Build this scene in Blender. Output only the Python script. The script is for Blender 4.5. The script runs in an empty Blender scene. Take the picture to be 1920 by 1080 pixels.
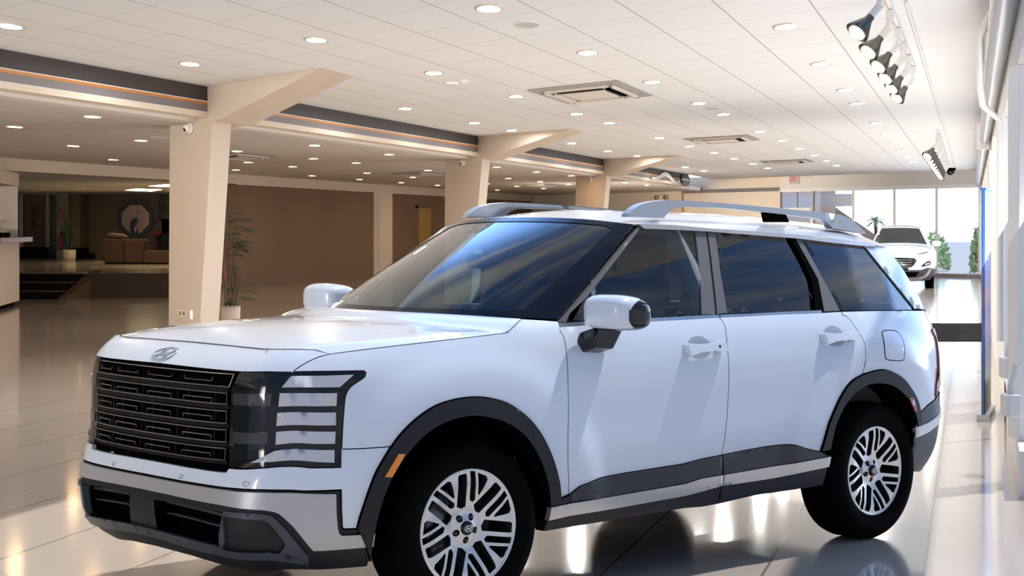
import bpy, bmesh, math, random
import numpy as np
from mathutils import Vector, Matrix
from mathutils.geometry import delaunay_2d_cdt
random.seed(7)
SC = bpy.context.scene
COL = SC.collection

# ------------------------------------------------------------------ objects
def tag(o, label, cat, group=None, kind=None):
    o['label'] = label
    o['category'] = cat
    if group: o['group'] = group
    if kind: o['kind'] = kind
    return o

def empty(name, loc=(0, 0, 0), rz=0.0):
    o = bpy.data.objects.new(name, None)
    o.empty_display_size = .2
    COL.objects.link(o)
    o.location = loc
    o.rotation_euler = (0, 0, rz)
    return o

def thing(name, label, cat, loc=(0, 0, 0), rz=0.0, group=None):
    return tag(empty(name, loc, rz), label, cat, group)

class MB:
    """collects simple shapes into one mesh"""
    def __init__(s):
        s.v = []; s.f = []; s.m = []; s.sm = []
    def add(s, v, f, m=0, smooth=False):
        b = len(s.v)
        s.v += [tuple(map(float, p)) for p in v]
        for q in f:
            s.f.append([b + i for i in q]); s.m.append(m); s.sm.append(smooth)
        return s
    def box(s, lo, hi, m=0):
        x0, y0, z0 = lo; x1, y1, z1 = hi
        v = [(x0,y0,z0),(x1,y0,z0),(x1,y1,z0),(x0,y1,z0),(x0,y0,z1),(x1,y0,z1),(x1,y1,z1),(x0,y1,z1)]
        return s.hexa(v, m)
    def hexa(s, v, m=0):
        return s.add(v, [(0,3,2,1),(4,5,6,7),(0,1,5,4),(1,2,6,5),(2,3,7,6),(3,0,4,7)], m)
    def prism(s, poly, z0, z1, m=0):
        n = len(poly)
        a = sum(poly[i][0]*poly[(i+1) % n][1]-poly[(i+1) % n][0]*poly[i][1] for i in range(n))
        if a < 0: poly = poly[::-1]
        v = [(x, y, z0) for x, y in poly] + [(x, y, z1) for x, y in poly]
        f = [tuple(range(n-1, -1, -1)), tuple(range(n, 2*n))]
        f += [(i, (i+1) % n, n+(i+1) % n, n+i) for i in range(n)]
        return s.add(v, f, m)
    def tube(s, pts, r, n=10, m=0, caps=True):
        pts = [Vector(p) for p in pts]
        rings = []; up = None
        for i, p in enumerate(pts):
            d = (pts[min(i+1, len(pts)-1)] - pts[max(i-1, 0)]).normalized()
            if up is None:
                up = Vector((0, 0, 1)) if abs(d.z) < .9 else Vector((1, 0, 0))
            a = d.cross(up).normalized(); b = a.cross(d).normalized(); up = b
            rr = r[i] if isinstance(r, (list, tuple)) else r
            rings.append([p + (a*math.cos(t)+b*math.sin(t))*rr for t in [2*math.pi*k/n for k in range(n)]])
        v = [q for R in rings for q in R]
        f = []
        for i in range(len(pts)-1):
            for k in range(n):
                k2 = (k+1) % n
                f.append((i*n+k, i*n+k2, (i+1)*n+k2, (i+1)*n+k))
        s.add(v, f, m, True)
        if caps:
            s.add(rings[0], [tuple(range(n))], m); s.add(rings[-1], [tuple(range(n-1, -1, -1))], m)
        return s
    def lathe(s, prof, c=(0, 0, 0), axis='z', n=32, m=0, smooth=True, sx=1., sy=1., caps=False):
        """prof: (radius, height along axis)"""
        v = []
        for r, h in prof:
            for k in range(n):
                t = 2*math.pi*k/n
                a, b = r*math.cos(t)*sx, r*math.sin(t)*sy
                if axis == 'z': q = (a, b, h)
                elif axis == 'y': q = (a, h, -b)
                else: q = (h, a, b)
                v.append((c[0]+q[0], c[1]+q[1], c[2]+q[2]))
        f = []
        for i in range(len(prof)-1):
            for k in range(n):
                k2 = (k+1) % n
                f.append((i*n+k, i*n+k2, (i+1)*n+k2, (i+1)*n+k))
        s.add(v, f, m, smooth)
        if caps and prof[0][0] > 1e-6: s.add(v[:n], [tuple(range(n-1, -1, -1))], m)
        if caps and prof[-1][0] > 1e-6: s.add(v[-n:], [tuple(range(n))], m)
        return s
    def build(s, name, mats, parent=None, bevel=0, smooth_all=False, loc=None):
        me = bpy.data.meshes.new(name)
        me.from_pydata(s.v, [], s.f)
        mats = mats if isinstance(mats, (list, tuple)) else [mats]
        for mt in mats: me.materials.append(mt)
        for p, mi, sm in zip(me.polygons, s.m, s.sm):
            p.material_index = mi; p.use_smooth = sm or smooth_all
        me.update()
        o = bpy.data.objects.new(name, me)
        COL.objects.link(o)
        if parent: o.parent = parent
        if loc: o.location = loc
        if bevel:
            md = o.modifiers.new('bevel', 'BEVEL'); md.width = bevel; md.segments = 2
            md.limit_method = 'ANGLE'; md.angle_limit = math.radians(40)
        return o

def children(o): return [c for c in bpy.data.objects if c.parent == o]
def copy_tree(o, parent=None, kids=None):
    c = o.copy(); COL.objects.link(c); c.parent = parent
    for ch in (kids[o.name] if kids else children(o)):
        copy_tree(ch, c, kids)
    return c
def kidmap(o):
    d = {o.name: children(o)}
    for c in d[o.name]: d.update(kidmap(c))
    return d

# ------------------------------------------------------------------ materials
def mat(name, col, rough=.5, metal=0., spec=.5, coat=0., emit=None, estr=0., coat_rough=.03, trans=0., alpha=1., ior=1.5):
    m = bpy.data.materials.new(name); m.use_nodes = True
    b = m.node_tree.nodes['Principled BSDF']
    b.inputs['Base Color'].default_value = (*col, 1)
    b.inputs['Roughness'].default_value = rough
    b.inputs['Metallic'].default_value = metal
    b.inputs['Specular IOR Level'].default_value = spec
    b.inputs['Coat Weight'].default_value = coat
    b.inputs['Coat Roughness'].default_value = coat_rough
    b.inputs['Transmission Weight'].default_value = trans
    b.inputs['IOR'].default_value = ior
    b.inputs['Alpha'].default_value = alpha
    if emit:
        b.inputs['Emission Color'].default_value = (*emit, 1)
        b.inputs['Emission Strength'].default_value = estr
    return m
def nodes(m): return m.node_tree.nodes, m.node_tree.links
def noise_bump(m, scale, strength, dist=.01, detail=3, space='Object'):
    N, L = nodes(m); b = N['Principled BSDF']
    tc = N.new('ShaderNodeTexCoord'); nz = N.new('ShaderNodeTexNoise'); bp = N.new('ShaderNodeBump')
    nz.inputs['Scale'].default_value = scale; nz.inputs['Detail'].default_value = detail
    bp.inputs['Strength'].default_value = strength; bp.inputs['Distance'].default_value = dist
    L.new(tc.outputs[space], nz.inputs['Vector']); L.new(nz.outputs['Fac'], bp.inputs['Height'])
    L.new(bp.outputs['Normal'], b.inputs['Normal'])
    return m
def noise_color(m, scale, c0, c1, detail=4, lo=.35, hi=.65, stretch=(1, 1, 1)):
    N, L = nodes(m); b = N['Principled BSDF']
    tc = N.new('ShaderNodeTexCoord'); mp = N.new('ShaderNodeMapping'); nz = N.new('ShaderNodeTexNoise'); cr = N.new('ShaderNodeValToRGB')
    mp.inputs['Scale'].default_value = stretch
    nz.inputs['Scale'].default_value = scale; nz.inputs['Detail'].default_value = detail
    cr.color_ramp.elements[0].position = lo; cr.color_ramp.elements[1].position = hi
    cr.color_ramp.elements[0].color = (*c0, 1); cr.color_ramp.elements[1].color = (*c1, 1)
    L.new(tc.outputs['Object'], mp.inputs['Vector']); L.new(mp.outputs['Vector'], nz.inputs['Vector'])
    L.new(nz.outputs['Fac'], cr.inputs['Fac']); L.new(cr.outputs['Color'], b.inputs['Base Color'])
    return m
def glass(name, tint, opacity, rough=.0, refl=1.0):
    """thin pane: fresnel reflection over a tinted see-through"""
    m = bpy.data.materials.new(name); m.use_nodes = True
    N, L = nodes(m); N.clear()
    out = N.new('ShaderNodeOutputMaterial'); mx = N.new('ShaderNodeMixShader'); lw = N.new('ShaderNodeFresnel')
    tr = N.new('ShaderNodeBsdfTransparent'); gl = N.new('ShaderNodeBsdfGlossy')
    ge = N.new('ShaderNodeNewGeometry'); im = N.new('ShaderNodeMapRange'); im.inputs['To Min'].default_value = 1.5; im.inputs['To Max'].default_value = 1/1.5
    L.new(ge.outputs['Backfacing'], im.inputs['Value']); L.new(im.outputs[0], lw.inputs['IOR'])
    mu = N.new('ShaderNodeMath'); mu.operation = 'MULTIPLY'; mu.inputs[1].default_value = refl; mu.use_clamp = True
    tr.inputs['Color'].default_value = (*[t*(1-opacity) for t in tint], 1)
    gl.inputs['Roughness'].default_value = rough
    L.new(lw.outputs['Fac'], mu.inputs[0]); L.new(mu.outputs[0], mx.inputs['Fac'])
    L.new(tr.outputs['BSDF'], mx.inputs[1]); L.new(gl.outputs['BSDF'], mx.inputs[2])
    L.new(mx.outputs['Shader'], out.inputs['Surface'])
    return m
PLAN=np.array([(-1.03,0),(-1.027,.18),(-1.02,.36),(-1.0,.54),(-.965,.668),(-.898,.76),(-.79,.83),(-.67,.89),(-.53,.932),(-.36,.958),(-.1,.975),(.4,.985),(1.0,.985),(1.8,.985),(2.5,.985),(2.95,.98),(3.25,.965),(3.45,.935),(3.6,.895),(3.74,.83),(3.85,.74),(3.93,.6),(3.98,.4),(4.0,.2),(4.0,0)])
def _cr(P,T,t):
    # non uniform catmull-rom (hermite w/ finite-difference tangents)
    n=len(T); i=int(min(max(np.searchsorted(T,t,side='right')-1,0),n-2))
    h=T[i+1]-T[i]; a=(t-T[i])/h
    def tan(k):
        if k==0: return (P[1]-P[0])/(T[1]-T[0])
        if k==n-1: return (P[-1]-P[-2])/(T[-1]-T[-2])
        return (P[k+1]-P[k-1])/(T[k+1]-T[k-1])
    m0=tan(i)*h;m1=tan(i+1)*h
    return (2*a**3-3*a**2+1)*P[i]+(a**3-2*a**2+a)*m0+(-2*a**3+3*a**2)*P[i+1]+(a**3-a**2)*m1
UU=np.concatenate([[0],np.cumsum(np.hypot(*np.diff(PLAN,axis=0).T))])
UMAX=UU[-1]
def plan(u):
    if u<0:
        p,n=plan(-u); return np.array([p[0],-p[1]]),np.array([n[0],-n[1]])
    p=_cr(PLAN,UU,u); e=1e-3
    d=_cr(PLAN,UU,min(u+e,UMAX))-_cr(PLAN,UU,max(u-e,0)); d/=np.hypot(*d)
    if u<.05: d=np.array([0,1.])*.7+d*.3; d/=np.hypot(*d)
    return p,np.array([-d[1],d[0]])   # outward normal (x,yabs)
#levels: w(side z), side inset, front inset, front z, rear inset, rear z
LV=np.array([
 (.22,.14, .30,.20, .30,.28),
 (.30,.07, .10,.26, .16,.36),
 (.40,.03, -.03,.36, .05,.46),
 (.52,.012,-.065,.50,.0,.58),
 (.68,.0 ,-.045,.64,.0,.72),
 (.82,.0 ,-.01,.74,.005,.84),
 (.96,.0 ,.0 ,.92,.02,.97),
 (1.06,.008,.005,1.05,.04,1.06),
 (1.15,.028,.03,1.12,.07,1.15),
 (1.225,.055,.10,1.175,.10,1.225),
 (1.275,.09,.20,1.21,.13,1.285),
 (1.305,.15,.32,1.235,.16,1.33)])
WT=LV[:,0]
def flare(x,w):
    f=0
    for hx,R in ((0,.60),(2.9,.60)):
        r=np.hypot(x-hx,w-.38)
        a=min(max((.86-r)/.17,0),1); a=a*a*(3-2*a)
        b=min(max((w-.35)/.2,0),1)
        f=max(f,.022*a*b)
    return f
def B(u,w,off=0):
    """visible side is y<0: u>0 -> y negative"""
    p,n=plan(abs(u))
    lv=_cr(LV,WT,w)
    ws=abs(n[1])**1.5; wf=max(-n[0],0)**1.5; wr=max(n[0],0)**1.5
    S=ws+wf+wr
    ins=(ws*lv[1]+wf*lv[2]+wr*lv[4])/S
    z=(ws*lv[0]+wf*lv[3]+wr*lv[5])/S
    ins-=flare(p[0],w)*ws/S
    # fender top drops to the front
    k=min(max((.3-p[0])/1.0,0),1)*min(max((w-1.1)/.175,0),1)*ws/S
    z-=.045*k
    q=p-n*(ins-off)
    return np.array([q[0],-np.sign(u if u else 1)*q[1],z])
def ghalf(x):
    """half width of greenhouse base"""
    u=np.interp(x,PLAN[:,0][11:],PLAN[:,1][11:]) if x>.4 else .985
    return u
def G(x,z,off=0):
    b=ghalf(x)-.10
    y=b-.33*(z-1.28)-.18*(z-1.28)**2+off
    return np.array([x,-y,z])
# outlines of the body panels, in body coordinates (arc length round the plan, height) and (length, height) for the glass house
BAKE = {
'hl_top': [(0.5795, 1.142), (0.732, 1.141), (0.8491, 1.135), (0.9658, 1.134), (1.06, 1.13), (1.164, 1.125)],
'hl_out': [(1.172, 1.113), (1.16, 1.09), (1.122, 1.069), (1.092, 1.049), (1.073, 1.018), (1.065, 0.9619), (1.061, 0.9202), (1.053, 0.815), (1.046, 0.7347)],
'nose_side': [(0.8485, 1.133), (0.8962, 1.172), (0.9552, 1.207), (1.018, 1.225)],
'shut': [(1.018, 1.225), (1.23, 1.236), (1.51, 1.242), (1.941, 1.248), (1.986, 1.253), (2.065, 1.283), (2.135, 1.302)],
'arch_f': [(1.118, 0.4623), (1.13, 0.5192), (1.147, 0.5751), (1.168, 0.6343), (1.193, 0.6931), (1.225, 0.744), (1.261, 0.794), (1.321, 0.8561), (1.401, 0.9136), (1.494, 0.9565), (1.6, 0.9765), (1.71, 0.9797), (1.812, 0.9656), (1.915, 0.933), (2.022, 0.866), (2.098, 0.7882), (2.153, 0.7032), (2.195, 0.6182), (2.227, 0.533), (2.243, 0.4788)],
'arch_fi': [(1.216, 0.3006), (1.201, 0.3851), (1.205, 0.4624), (1.218, 0.5377), (1.244, 0.6117), (1.285, 0.692), (1.347, 0.7629), (1.42, 0.8253), (1.503, 0.8683), (1.599, 0.8919), (1.699, 0.8966), (1.811, 0.877), (1.916, 0.8379), (2.001, 0.7797), (2.065, 0.7025), (2.112, 0.6257), (2.147, 0.5409), (2.171, 0.4763)],
'arch_r': [(4.137, 0.5362), (4.159, 0.5914), (4.183, 0.6558), (4.212, 0.7105), (4.289, 0.8093), (4.382, 0.8894), (4.493, 0.9263), (4.624, 0.9413), (4.725, 0.9357), (4.846, 0.8962), (4.938, 0.8358), (5.015, 0.7602), (5.058, 0.6859), (5.076, 0.6132)],
'arch_ri': [(4.215, 0.5371), (4.227, 0.5954), (4.247, 0.6604), (4.288, 0.724), (4.351, 0.7863), (4.438, 0.8381), (4.542, 0.8655), (4.657, 0.8654), (4.777, 0.8414), (4.883, 0.785), (4.956, 0.7199), (5.008, 0.6502), (5.03, 0.6026)],
'seamA': [(2.303, 1.243), (2.313, 1.203), (2.303, 1.106), (2.293, 1.001), (2.283, 0.9203), (2.274, 0.8399), (2.27, 0.7587), (2.273, 0.6358), (2.294, 0.4912)],
'seamB': [(3.433, 1.266), (3.453, 1.234), (3.434, 1.139), (3.423, 1.034), (3.42, 0.9527), (3.413, 0.8637), (3.406, 0.7749), (3.396, 0.7132), (3.387, 0.6602), (3.37, 0.5809)],
'seamC': [(4.436, 1.248), (4.476, 1.232), (4.504, 1.179), (4.533, 1.111), (4.537, 1.073), (4.53, 1.016), (4.518, 0.949), (4.52, 0.9874), (4.503, 0.9402)],
'belt_f': [(2.3, 1.26), (2.455, 1.262), (2.707, 1.263), (2.943, 1.265), (3.242, 1.265), (3.425, 1.267)],
'belt_r': [(3.433, 1.266), (3.652, 1.266), (3.953, 1.266), (4.252, 1.263), (4.441, 1.264)],
'belt_q': [(4.45, 1.264), (4.747, 1.259), (5.087, 1.25), (5.385, 1.238)],
'cowl': [(2.327, 1.285), (2.255, 1.292), (2.153, 1.3)],
'bump_split': [(1.053, 0.8097), (1.14, 0.8043), (1.236, 0.7997), (1.261, 0.8008)],
'clad_top_f': [(2.297, 0.4908), (2.359, 0.5241), (2.496, 0.5476), (2.684, 0.5544), (3.084, 0.5614), (3.214, 0.5739), (3.366, 0.5804)],
'clad_top_r': [(3.37, 0.5809), (3.522, 0.5888), (3.689, 0.595), (3.803, 0.5958), (3.889, 0.5935), (3.938, 0.5856), (4.027, 0.5597), (4.137, 0.5362)],
'strip_top_f': [(2.178, 0.4446), (2.306, 0.4512), (2.575, 0.4525), (3.096, 0.4633), (3.224, 0.4795), (3.373, 0.4816)],
'strip_bot_f': [(2.182, 0.3798), (2.314, 0.3889), (2.588, 0.39), (3.108, 0.4014), (3.236, 0.4119), (3.377, 0.4251)],
'strip_top_r': [(3.38, 0.4819), (3.631, 0.487), (3.9, 0.4938), (4.222, 0.5038)],
'strip_bot_r': [(3.383, 0.4255), (3.642, 0.4251), (3.783, 0.4266), (3.986, 0.4367), (4.22, 0.4468)],
'rock_bot_f': [(2.182, 0.3265), (2.328, 0.3282), (2.611, 0.3286), (3.134, 0.3331), (3.269, 0.3256), (3.382, 0.3274)],
'rock_bot_r': [(3.384, 0.3281), (3.67, 0.3442), (3.958, 0.3424), (4.228, 0.3425)],
'arch_tail_f': [(2.243, 0.4788), (2.172, 0.4761)],
'white_leg': [(1.047, 0.6303), (1.048, 0.5517), (1.056, 0.4714), (1.063, 0.465), (1.118, 0.4621)],
'silver_side': [(1.024, 0.6173), (1.026, 0.5324), (1.034, 0.4694), (1.042, 0.4481), (1.054, 0.4377), (1.125, 0.4333), (1.207, 0.4307)],
'silver_bot': [(1.209, 0.3724), (0.9371, 0.3823), (0.9173, 0.4035), (0.8504, 0.487), (0.7962, 0.5452), (0.7743, 0.5571), (0.7383, 0.5659), (0.5771, 0.5807), (0.5797, 0.5839), (0.4674, 0.591), (0.2425, 0.5981), (-0.0167, 0.6016), (-0.3111, 0.6093), (-0.6286, 0.5991)],
'lipband_top': [(-0.5756, 0.4524), (-0.4301, 0.4495), (-0.1617, 0.4414), (0.0771, 0.44), (0.3072, 0.4337), (0.5203, 0.423), (0.5637, 0.4087), (0.689, 0.3981)],
'open_near': [(0.1019, 0.5554), (0.2325, 0.5607), (0.4015, 0.5602), (0.5764, 0.5486), (0.5796, 0.4891), (0.5817, 0.4503), (0.5203, 0.423), (0.3072, 0.4337), (0.1082, 0.4412), (0.1117, 0.4574)],
'fog_near': [(0.5836, 0.5611), (0.7025, 0.5532), (0.7598, 0.542), (0.7778, 0.5303), (0.796, 0.5079), (0.851, 0.4397), (0.9157, 0.359), (0.9223, 0.3076), (0.8974, 0.3336), (0.7628, 0.3571), (0.5271, 0.3774)],
'fog_pocket': [(0.5817, 0.5393), (0.738, 0.5224), (0.7594, 0.511), (0.7808, 0.4821), (0.8166, 0.4275), (0.8165, 0.4092), (0.7926, 0.385), (0.6893, 0.3989), (0.5518, 0.4076), (0.5792, 0.4452)],
'lamp1': [(0.8445, 1.112), (1.116, 1.107), (1.049, 1.054), (0.8013, 1.06)],
'lamp2': [(0.7943, 1.04), (1.037, 1.033), (1.033, 0.9817), (0.789, 0.9899)],
'lamp3': [(0.7841, 0.9708), (1.031, 0.9584), (1.03, 0.9071), (0.7808, 0.9221)],
'lamp4': [(0.7795, 0.9035), (1.029, 0.8845), (1.026, 0.8351), (0.7776, 0.8558)],
'lamp5': [(0.7743, 0.8353), (1.024, 0.8111), (1.021, 0.7543), (0.6721, 0.8021)],
'lens1': [(0.5725, 1.04), (0.7621, 1.04), (0.7577, 0.9947), (0.5693, 1.001)],
'lens2': [(0.5802, 0.9174), (0.7493, 0.9054), (0.7461, 0.865), (0.5788, 0.8805)],
'hl_bot': [(0.5665, 0.7873), (0.7825, 0.7607), (0.9186, 0.7391), (1.046, 0.7313)],
'hl_in': [(0.5822, 1.136), (0.5705, 1.087), (0.5539, 1.052), (0.5514, 0.9652), (0.5501, 0.8636), (0.5598, 0.7806)],
'gr_bot': [(0.554, 0.7554), (0.2106, 0.7629), (-0.2155, 0.7689)],
'marker_f': [(1.296, 0.7661), (1.327, 0.7631), (1.264, 0.6695), (1.231, 0.6741)],
'marker_r': [(4.915, 0.7728), (4.96, 0.7695), (5.008, 0.6885), (4.976, 0.6913)],
'fuel': [(4.726, 1.142), (4.769, 1.151), (4.86, 1.146), (4.904, 1.124), (4.917, 1.075), (4.895, 0.9973), (4.867, 0.981), (4.745, 0.9904), (4.712, 1.007), (4.713, 1.065)],
'handle_f': [(3.106, 1.148), (3.391, 1.149), (3.377, 1.101), (3.092, 1.097)],
'handle_r': [(4.196, 1.155), (4.459, 1.157), (4.447, 1.115), (4.184, 1.108)],
'gl_f': [(0.7083, 1.287), (0.7683, 1.339), (0.9084, 1.457), (1.124, 1.592), (1.294, 1.694), (1.333, 1.71), (1.528, 1.708), (1.738, 1.701), (1.66, 1.495), (1.595, 1.283), (1.224, 1.279), (0.8548, 1.279)],
'trimA': [(0.5892, 1.273), (0.8034, 1.404), (1.064, 1.569), (1.322, 1.726), (1.336, 1.717), (1.085, 1.561), (0.8224, 1.391), (0.6856, 1.32), (0.6422, 1.277)],
'tr_Bf': [(1.738, 1.701), (1.757, 1.707), (1.828, 1.712), (1.759, 1.493), (1.703, 1.279), (1.596, 1.281), (1.671, 1.495)],
'tr_Br': [(1.836, 1.709), (1.895, 1.695), (1.83, 1.483), (1.796, 1.283), (1.714, 1.279), (1.77, 1.493)],
'gl_r': [(1.899, 1.693), (2.193, 1.678), (2.488, 1.661), (2.527, 1.552), (2.554, 1.442), (2.529, 1.357), (2.504, 1.282), (2.147, 1.282), (1.797, 1.284), (1.841, 1.492)],
'tr_Cb': [(2.489, 1.663), (2.521, 1.665), (2.565, 1.537), (2.601, 1.441), (2.575, 1.268), (2.51, 1.28), (2.538, 1.375), (2.554, 1.442), (2.527, 1.552)],
'tr_C': [(2.521, 1.665), (2.577, 1.675), (2.644, 1.478), (2.729, 1.265), (2.574, 1.265), (2.601, 1.441), (2.565, 1.537)],
'gl_q': [(2.587, 1.653), (2.843, 1.634), (3.134, 1.614), (3.238, 1.488), (3.352, 1.375), (3.478, 1.25), (3.063, 1.262), (2.743, 1.27), (2.649, 1.459)],
'pil_D': [(3.128, 1.633), (3.369, 1.611), (3.438, 1.531), (3.493, 1.473), (3.576, 1.359), (3.668, 1.242), (3.484, 1.25), (3.352, 1.375), (3.238, 1.488), (3.138, 1.615)],
'drip_top': [(1.322, 1.739), (1.582, 1.734), (1.832, 1.718), (2.205, 1.7), (2.57, 1.681), (2.858, 1.659), (3.125, 1.636), (3.372, 1.614)],
'drip_bot': [(1.349, 1.716), (1.569, 1.71), (1.822, 1.701), (2.194, 1.68), (2.542, 1.661), (2.843, 1.635), (3.134, 1.615)],
'glbase_f': [(0.5902, 1.276), (0.7826, 1.277), (1.236, 1.279), (1.592, 1.28), (1.717, 1.279)],
'glbase_r': [(1.725, 1.279), (1.945, 1.277), (2.248, 1.278), (2.549, 1.276)],
'ql_bar': [(0.8813, 1.462), (0.9145, 1.475), (0.8786, 1.381), (0.8446, 1.364)],
}
SUV_X, SUV_Y, SUV_YAW = -0.8223, 8.7034, 0.73987
CAM_H = 1.7257
# ------------------------------------------------------------------ sheet panels on the car body
def pip(p, poly):
    x, y = p; c = False; n = len(poly)
    for i in range(n):
        x1, y1 = poly[i]; x2, y2 = poly[i-1]
        if (y1 > y) != (y2 > y) and x < (x2-x1)*(y-y1)/(y2-y1)+x1: c = not c
    return c
def area(poly):
    return .5*sum(poly[i-1][0]*poly[i][1]-poly[i][0]*poly[i-1][1] for i in range(len(poly)))
def dedupe(poly, e=1e-4):
    o = []
    for p in poly:
        if not o or math.hypot(p[0]-o[-1][0], p[1]-o[-1][1]) > e: o.append((p[0], p[1]))
    if math.hypot(o[0][0]-o[-1][0], o[0][1]-o[-1][1]) < e: o.pop()
    return o
def inset(poly, d):
    poly = dedupe(poly)
    if area(poly) < 0: poly = poly[::-1]
    if d == 0: return poly
    n = len(poly); o = []
    for i in range(n):
        a, b, c = poly[i-1], poly[i], poly[(i+1) % n]
        e1 = (b[0]-a[0], b[1]-a[1]); e2 = (c[0]-b[0], c[1]-b[1])
        l1 = math.hypot(*e1); l2 = math.hypot(*e2)
        n1 = (-e1[1]/l1, e1[0]/l1); n2 = (-e2[1]/l2, e2[0]/l2)
        k = 1+n1[0]*n2[0]+n1[1]*n2[1]
        k = max(k, .35)
        o.append((b[0]+d*(n1[0]+n2[0])/k, b[1]+d*(n1[1]+n2[1])/k))
    return o
def resample(poly, h):
    o = []
    n = len(poly)
    for i in range(n):
        a, b = poly[i], poly[(i+1) % n]
        k = max(1, int(math.ceil(math.hypot(b[0]-a[0], b[1]-a[1])/h)))
        for j in range(k): o.append((a[0]+(b[0]-a[0])*j/k, a[1]+(b[1]-a[1])*j/k))
    return o
def smooth_line(pts, k=4):
    """catmull-rom through an open polyline"""
    P = [Vector((p[0], p[1])) for p in pts]; o = []
    for i in range(len(P)-1):
        p0 = P[i-1] if i else P[0]*2-P[1]; p3 = P[i+2] if i+2 < len(P) else P[-1]*2-P[-2]
        for j in range(k):
            t = j/k
            q = .5*((2*P[i])+(P[i+1]-p0)*t+(2*p0-5*P[i]+4*P[i+1]-p3)*t*t+(3*P[i]-p0-3*P[i+1]+p3)*t**3)
            o.append((q.x, q.y))
    o.append((P[-1].x, P[-1].y))
    return o
def tri2d(outer, holes, h):
    loops = [outer]+holes
    V = []; E = []
    for L in loops:
        b = len(V); n = len(L)
        V += L; E += [(b+i, b+(i+1) % n) for i in range(n)]
    xs = [p[0] for p in outer]; ys = [p[1] for p in outer]
    segs = np.array([(L[i-1], L[i]) for L in loops for i in range(len(L))])
    nb = len(V)
    nx = max(1, int((max(xs)-min(xs))/h)); ny = max(1, int((max(ys)-min(ys))/h))
    A = segs[:, 0]; Bv = segs[:, 1]-A; bb = (Bv**2).sum(1)+1e-12
    for i in range(1, nx):
        for j in range(1, ny):
            p = np.array([min(xs)+(max(xs)-min(xs))*(i+.25*(j % 2))/nx, min(ys)+(max(ys)-min(ys))*j/ny])
            t = np.clip(((p-A)*Bv).sum(1)/bb, 0, 1)
            if (((A+Bv*t[:, None]-p)**2).sum(1)).min() < (.45*h)**2: continue
            if pip(p, outer) and not any(pip(p, q) for q in holes): V.append((p[0], p[1]))
    r = delaunay_2d_cdt([Vector(p) for p in V], E, [], 0, 1e-7)
    ov, of = r[0], r[2]
    F = []
    for f in of:
        c = (sum(ov[i].x for i in f)/len(f), sum(ov[i].y for i in f)/len(f))
        if pip(c, outer) and not any(pip(c, q) for q in holes):
            a = area([(ov[i].x, ov[i].y) for i in f])
            F.append(tuple(f) if a > 0 else tuple(f[::-1]))
    return [(p.x, p.y) for p in ov], F
def panel_geo(outline, mapf, holes=(), h=.04, off=0., thick=.02, gap=.0025, edge_h=None):
    """-> verts, faces(top), faces(skirt).  mapf(a,b,off)->xyz"""
    outer = resample(inset(outline, gap), edge_h or h)
    hs = [resample(inset(q, -gap), edge_h or h) for q in holes]
    V, F = tri2d(outer, hs, h)
    v = [tuple(mapf(a, b, off)) for a, b in V]
    # boundary edges
    ec = {}
    for f in F:
        for i in range(len(f)):
            e = (f[i-1], f[i]); ec[e] = 1
    be = [e for e in ec if (e[1], e[0]) not in ec]
    sk = []; idx = {}
    for a, b in be:
        for q in (a, b):
            if q not in idx:
                idx[q] = len(v); v.append(v[q]); v.append(tuple(mapf(*V[q], off-thick)))
        sk.append((idx[b], idx[a], idx[a]+1, idx[b]+1))
    return v, F, sk
def make_panel(name, outline, mapf, mats, parent, mirror=False, flip=False, **kw):
    v, F, sk = panel_geo(outline, mapf, **kw)
    mb = MB()
    mats = mats if isinstance(mats, (list, tuple)) else [mats]
    if mirror:
        v = [(x, -y, z) for x, y, z in v]
    if mirror != flip:
        F = [f[::-1] for f in F]; sk = [f[::-1] for f in sk]
    mb.v = v
    for f in F: mb.f.append(f); mb.m.append(0); mb.sm.append(True)
    for f in sk: mb.f.append(f); mb.m.append(len(mats)-1); mb.sm.append(False)
    return mb.build(name, mats, parent)
def mirrored(half):
    """half outline from the centre line (u=0) round and back to it -> full symmetric outline"""
    return dedupe(half + [(-a, b) for a, b in half[::-1]])
def coons(c0, c1, d0, d1):
    """c0(b),c1(b): front/rear curves b in 0..1 ; d0(a),d1(a): side curves"""
    def f(a, b):
        P00, P01, P10, P11 = c0(0), c0(1), c1(0), c1(1)
        return ((1-a)*c0(b)+a*c1(b)+(1-b)*d0(a)+b*d1(a)
                - ((1-a)*(1-b)*P00+(1-a)*b*P01+a*(1-b)*P10+a*b*P11))
    return f
def surf_off(f):
    def g(a, b, off=0.):
        p = f(a, b)
        if off == 0: return p
        e = 1e-3
        da = f(min(a+e, 1), b)-f(max(a-e, 0), b); db = f(a, min(b+e, 1))-f(a, max(b-e, 0))
        n = np.cross(da, db); n = n/(np.linalg.norm(n)+1e-12)
        if n[2] < 0: n = -n
        return p+n*off
    return g
def poly3(pts):
    P = np.array(pts, float); T = np.concatenate([[0], np.cumsum(np.linalg.norm(np.diff(P, axis=0), axis=1))]); T /= T[-1]
    return lambda t: _cr(P, T, min(max(t, 0), 1))
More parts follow.
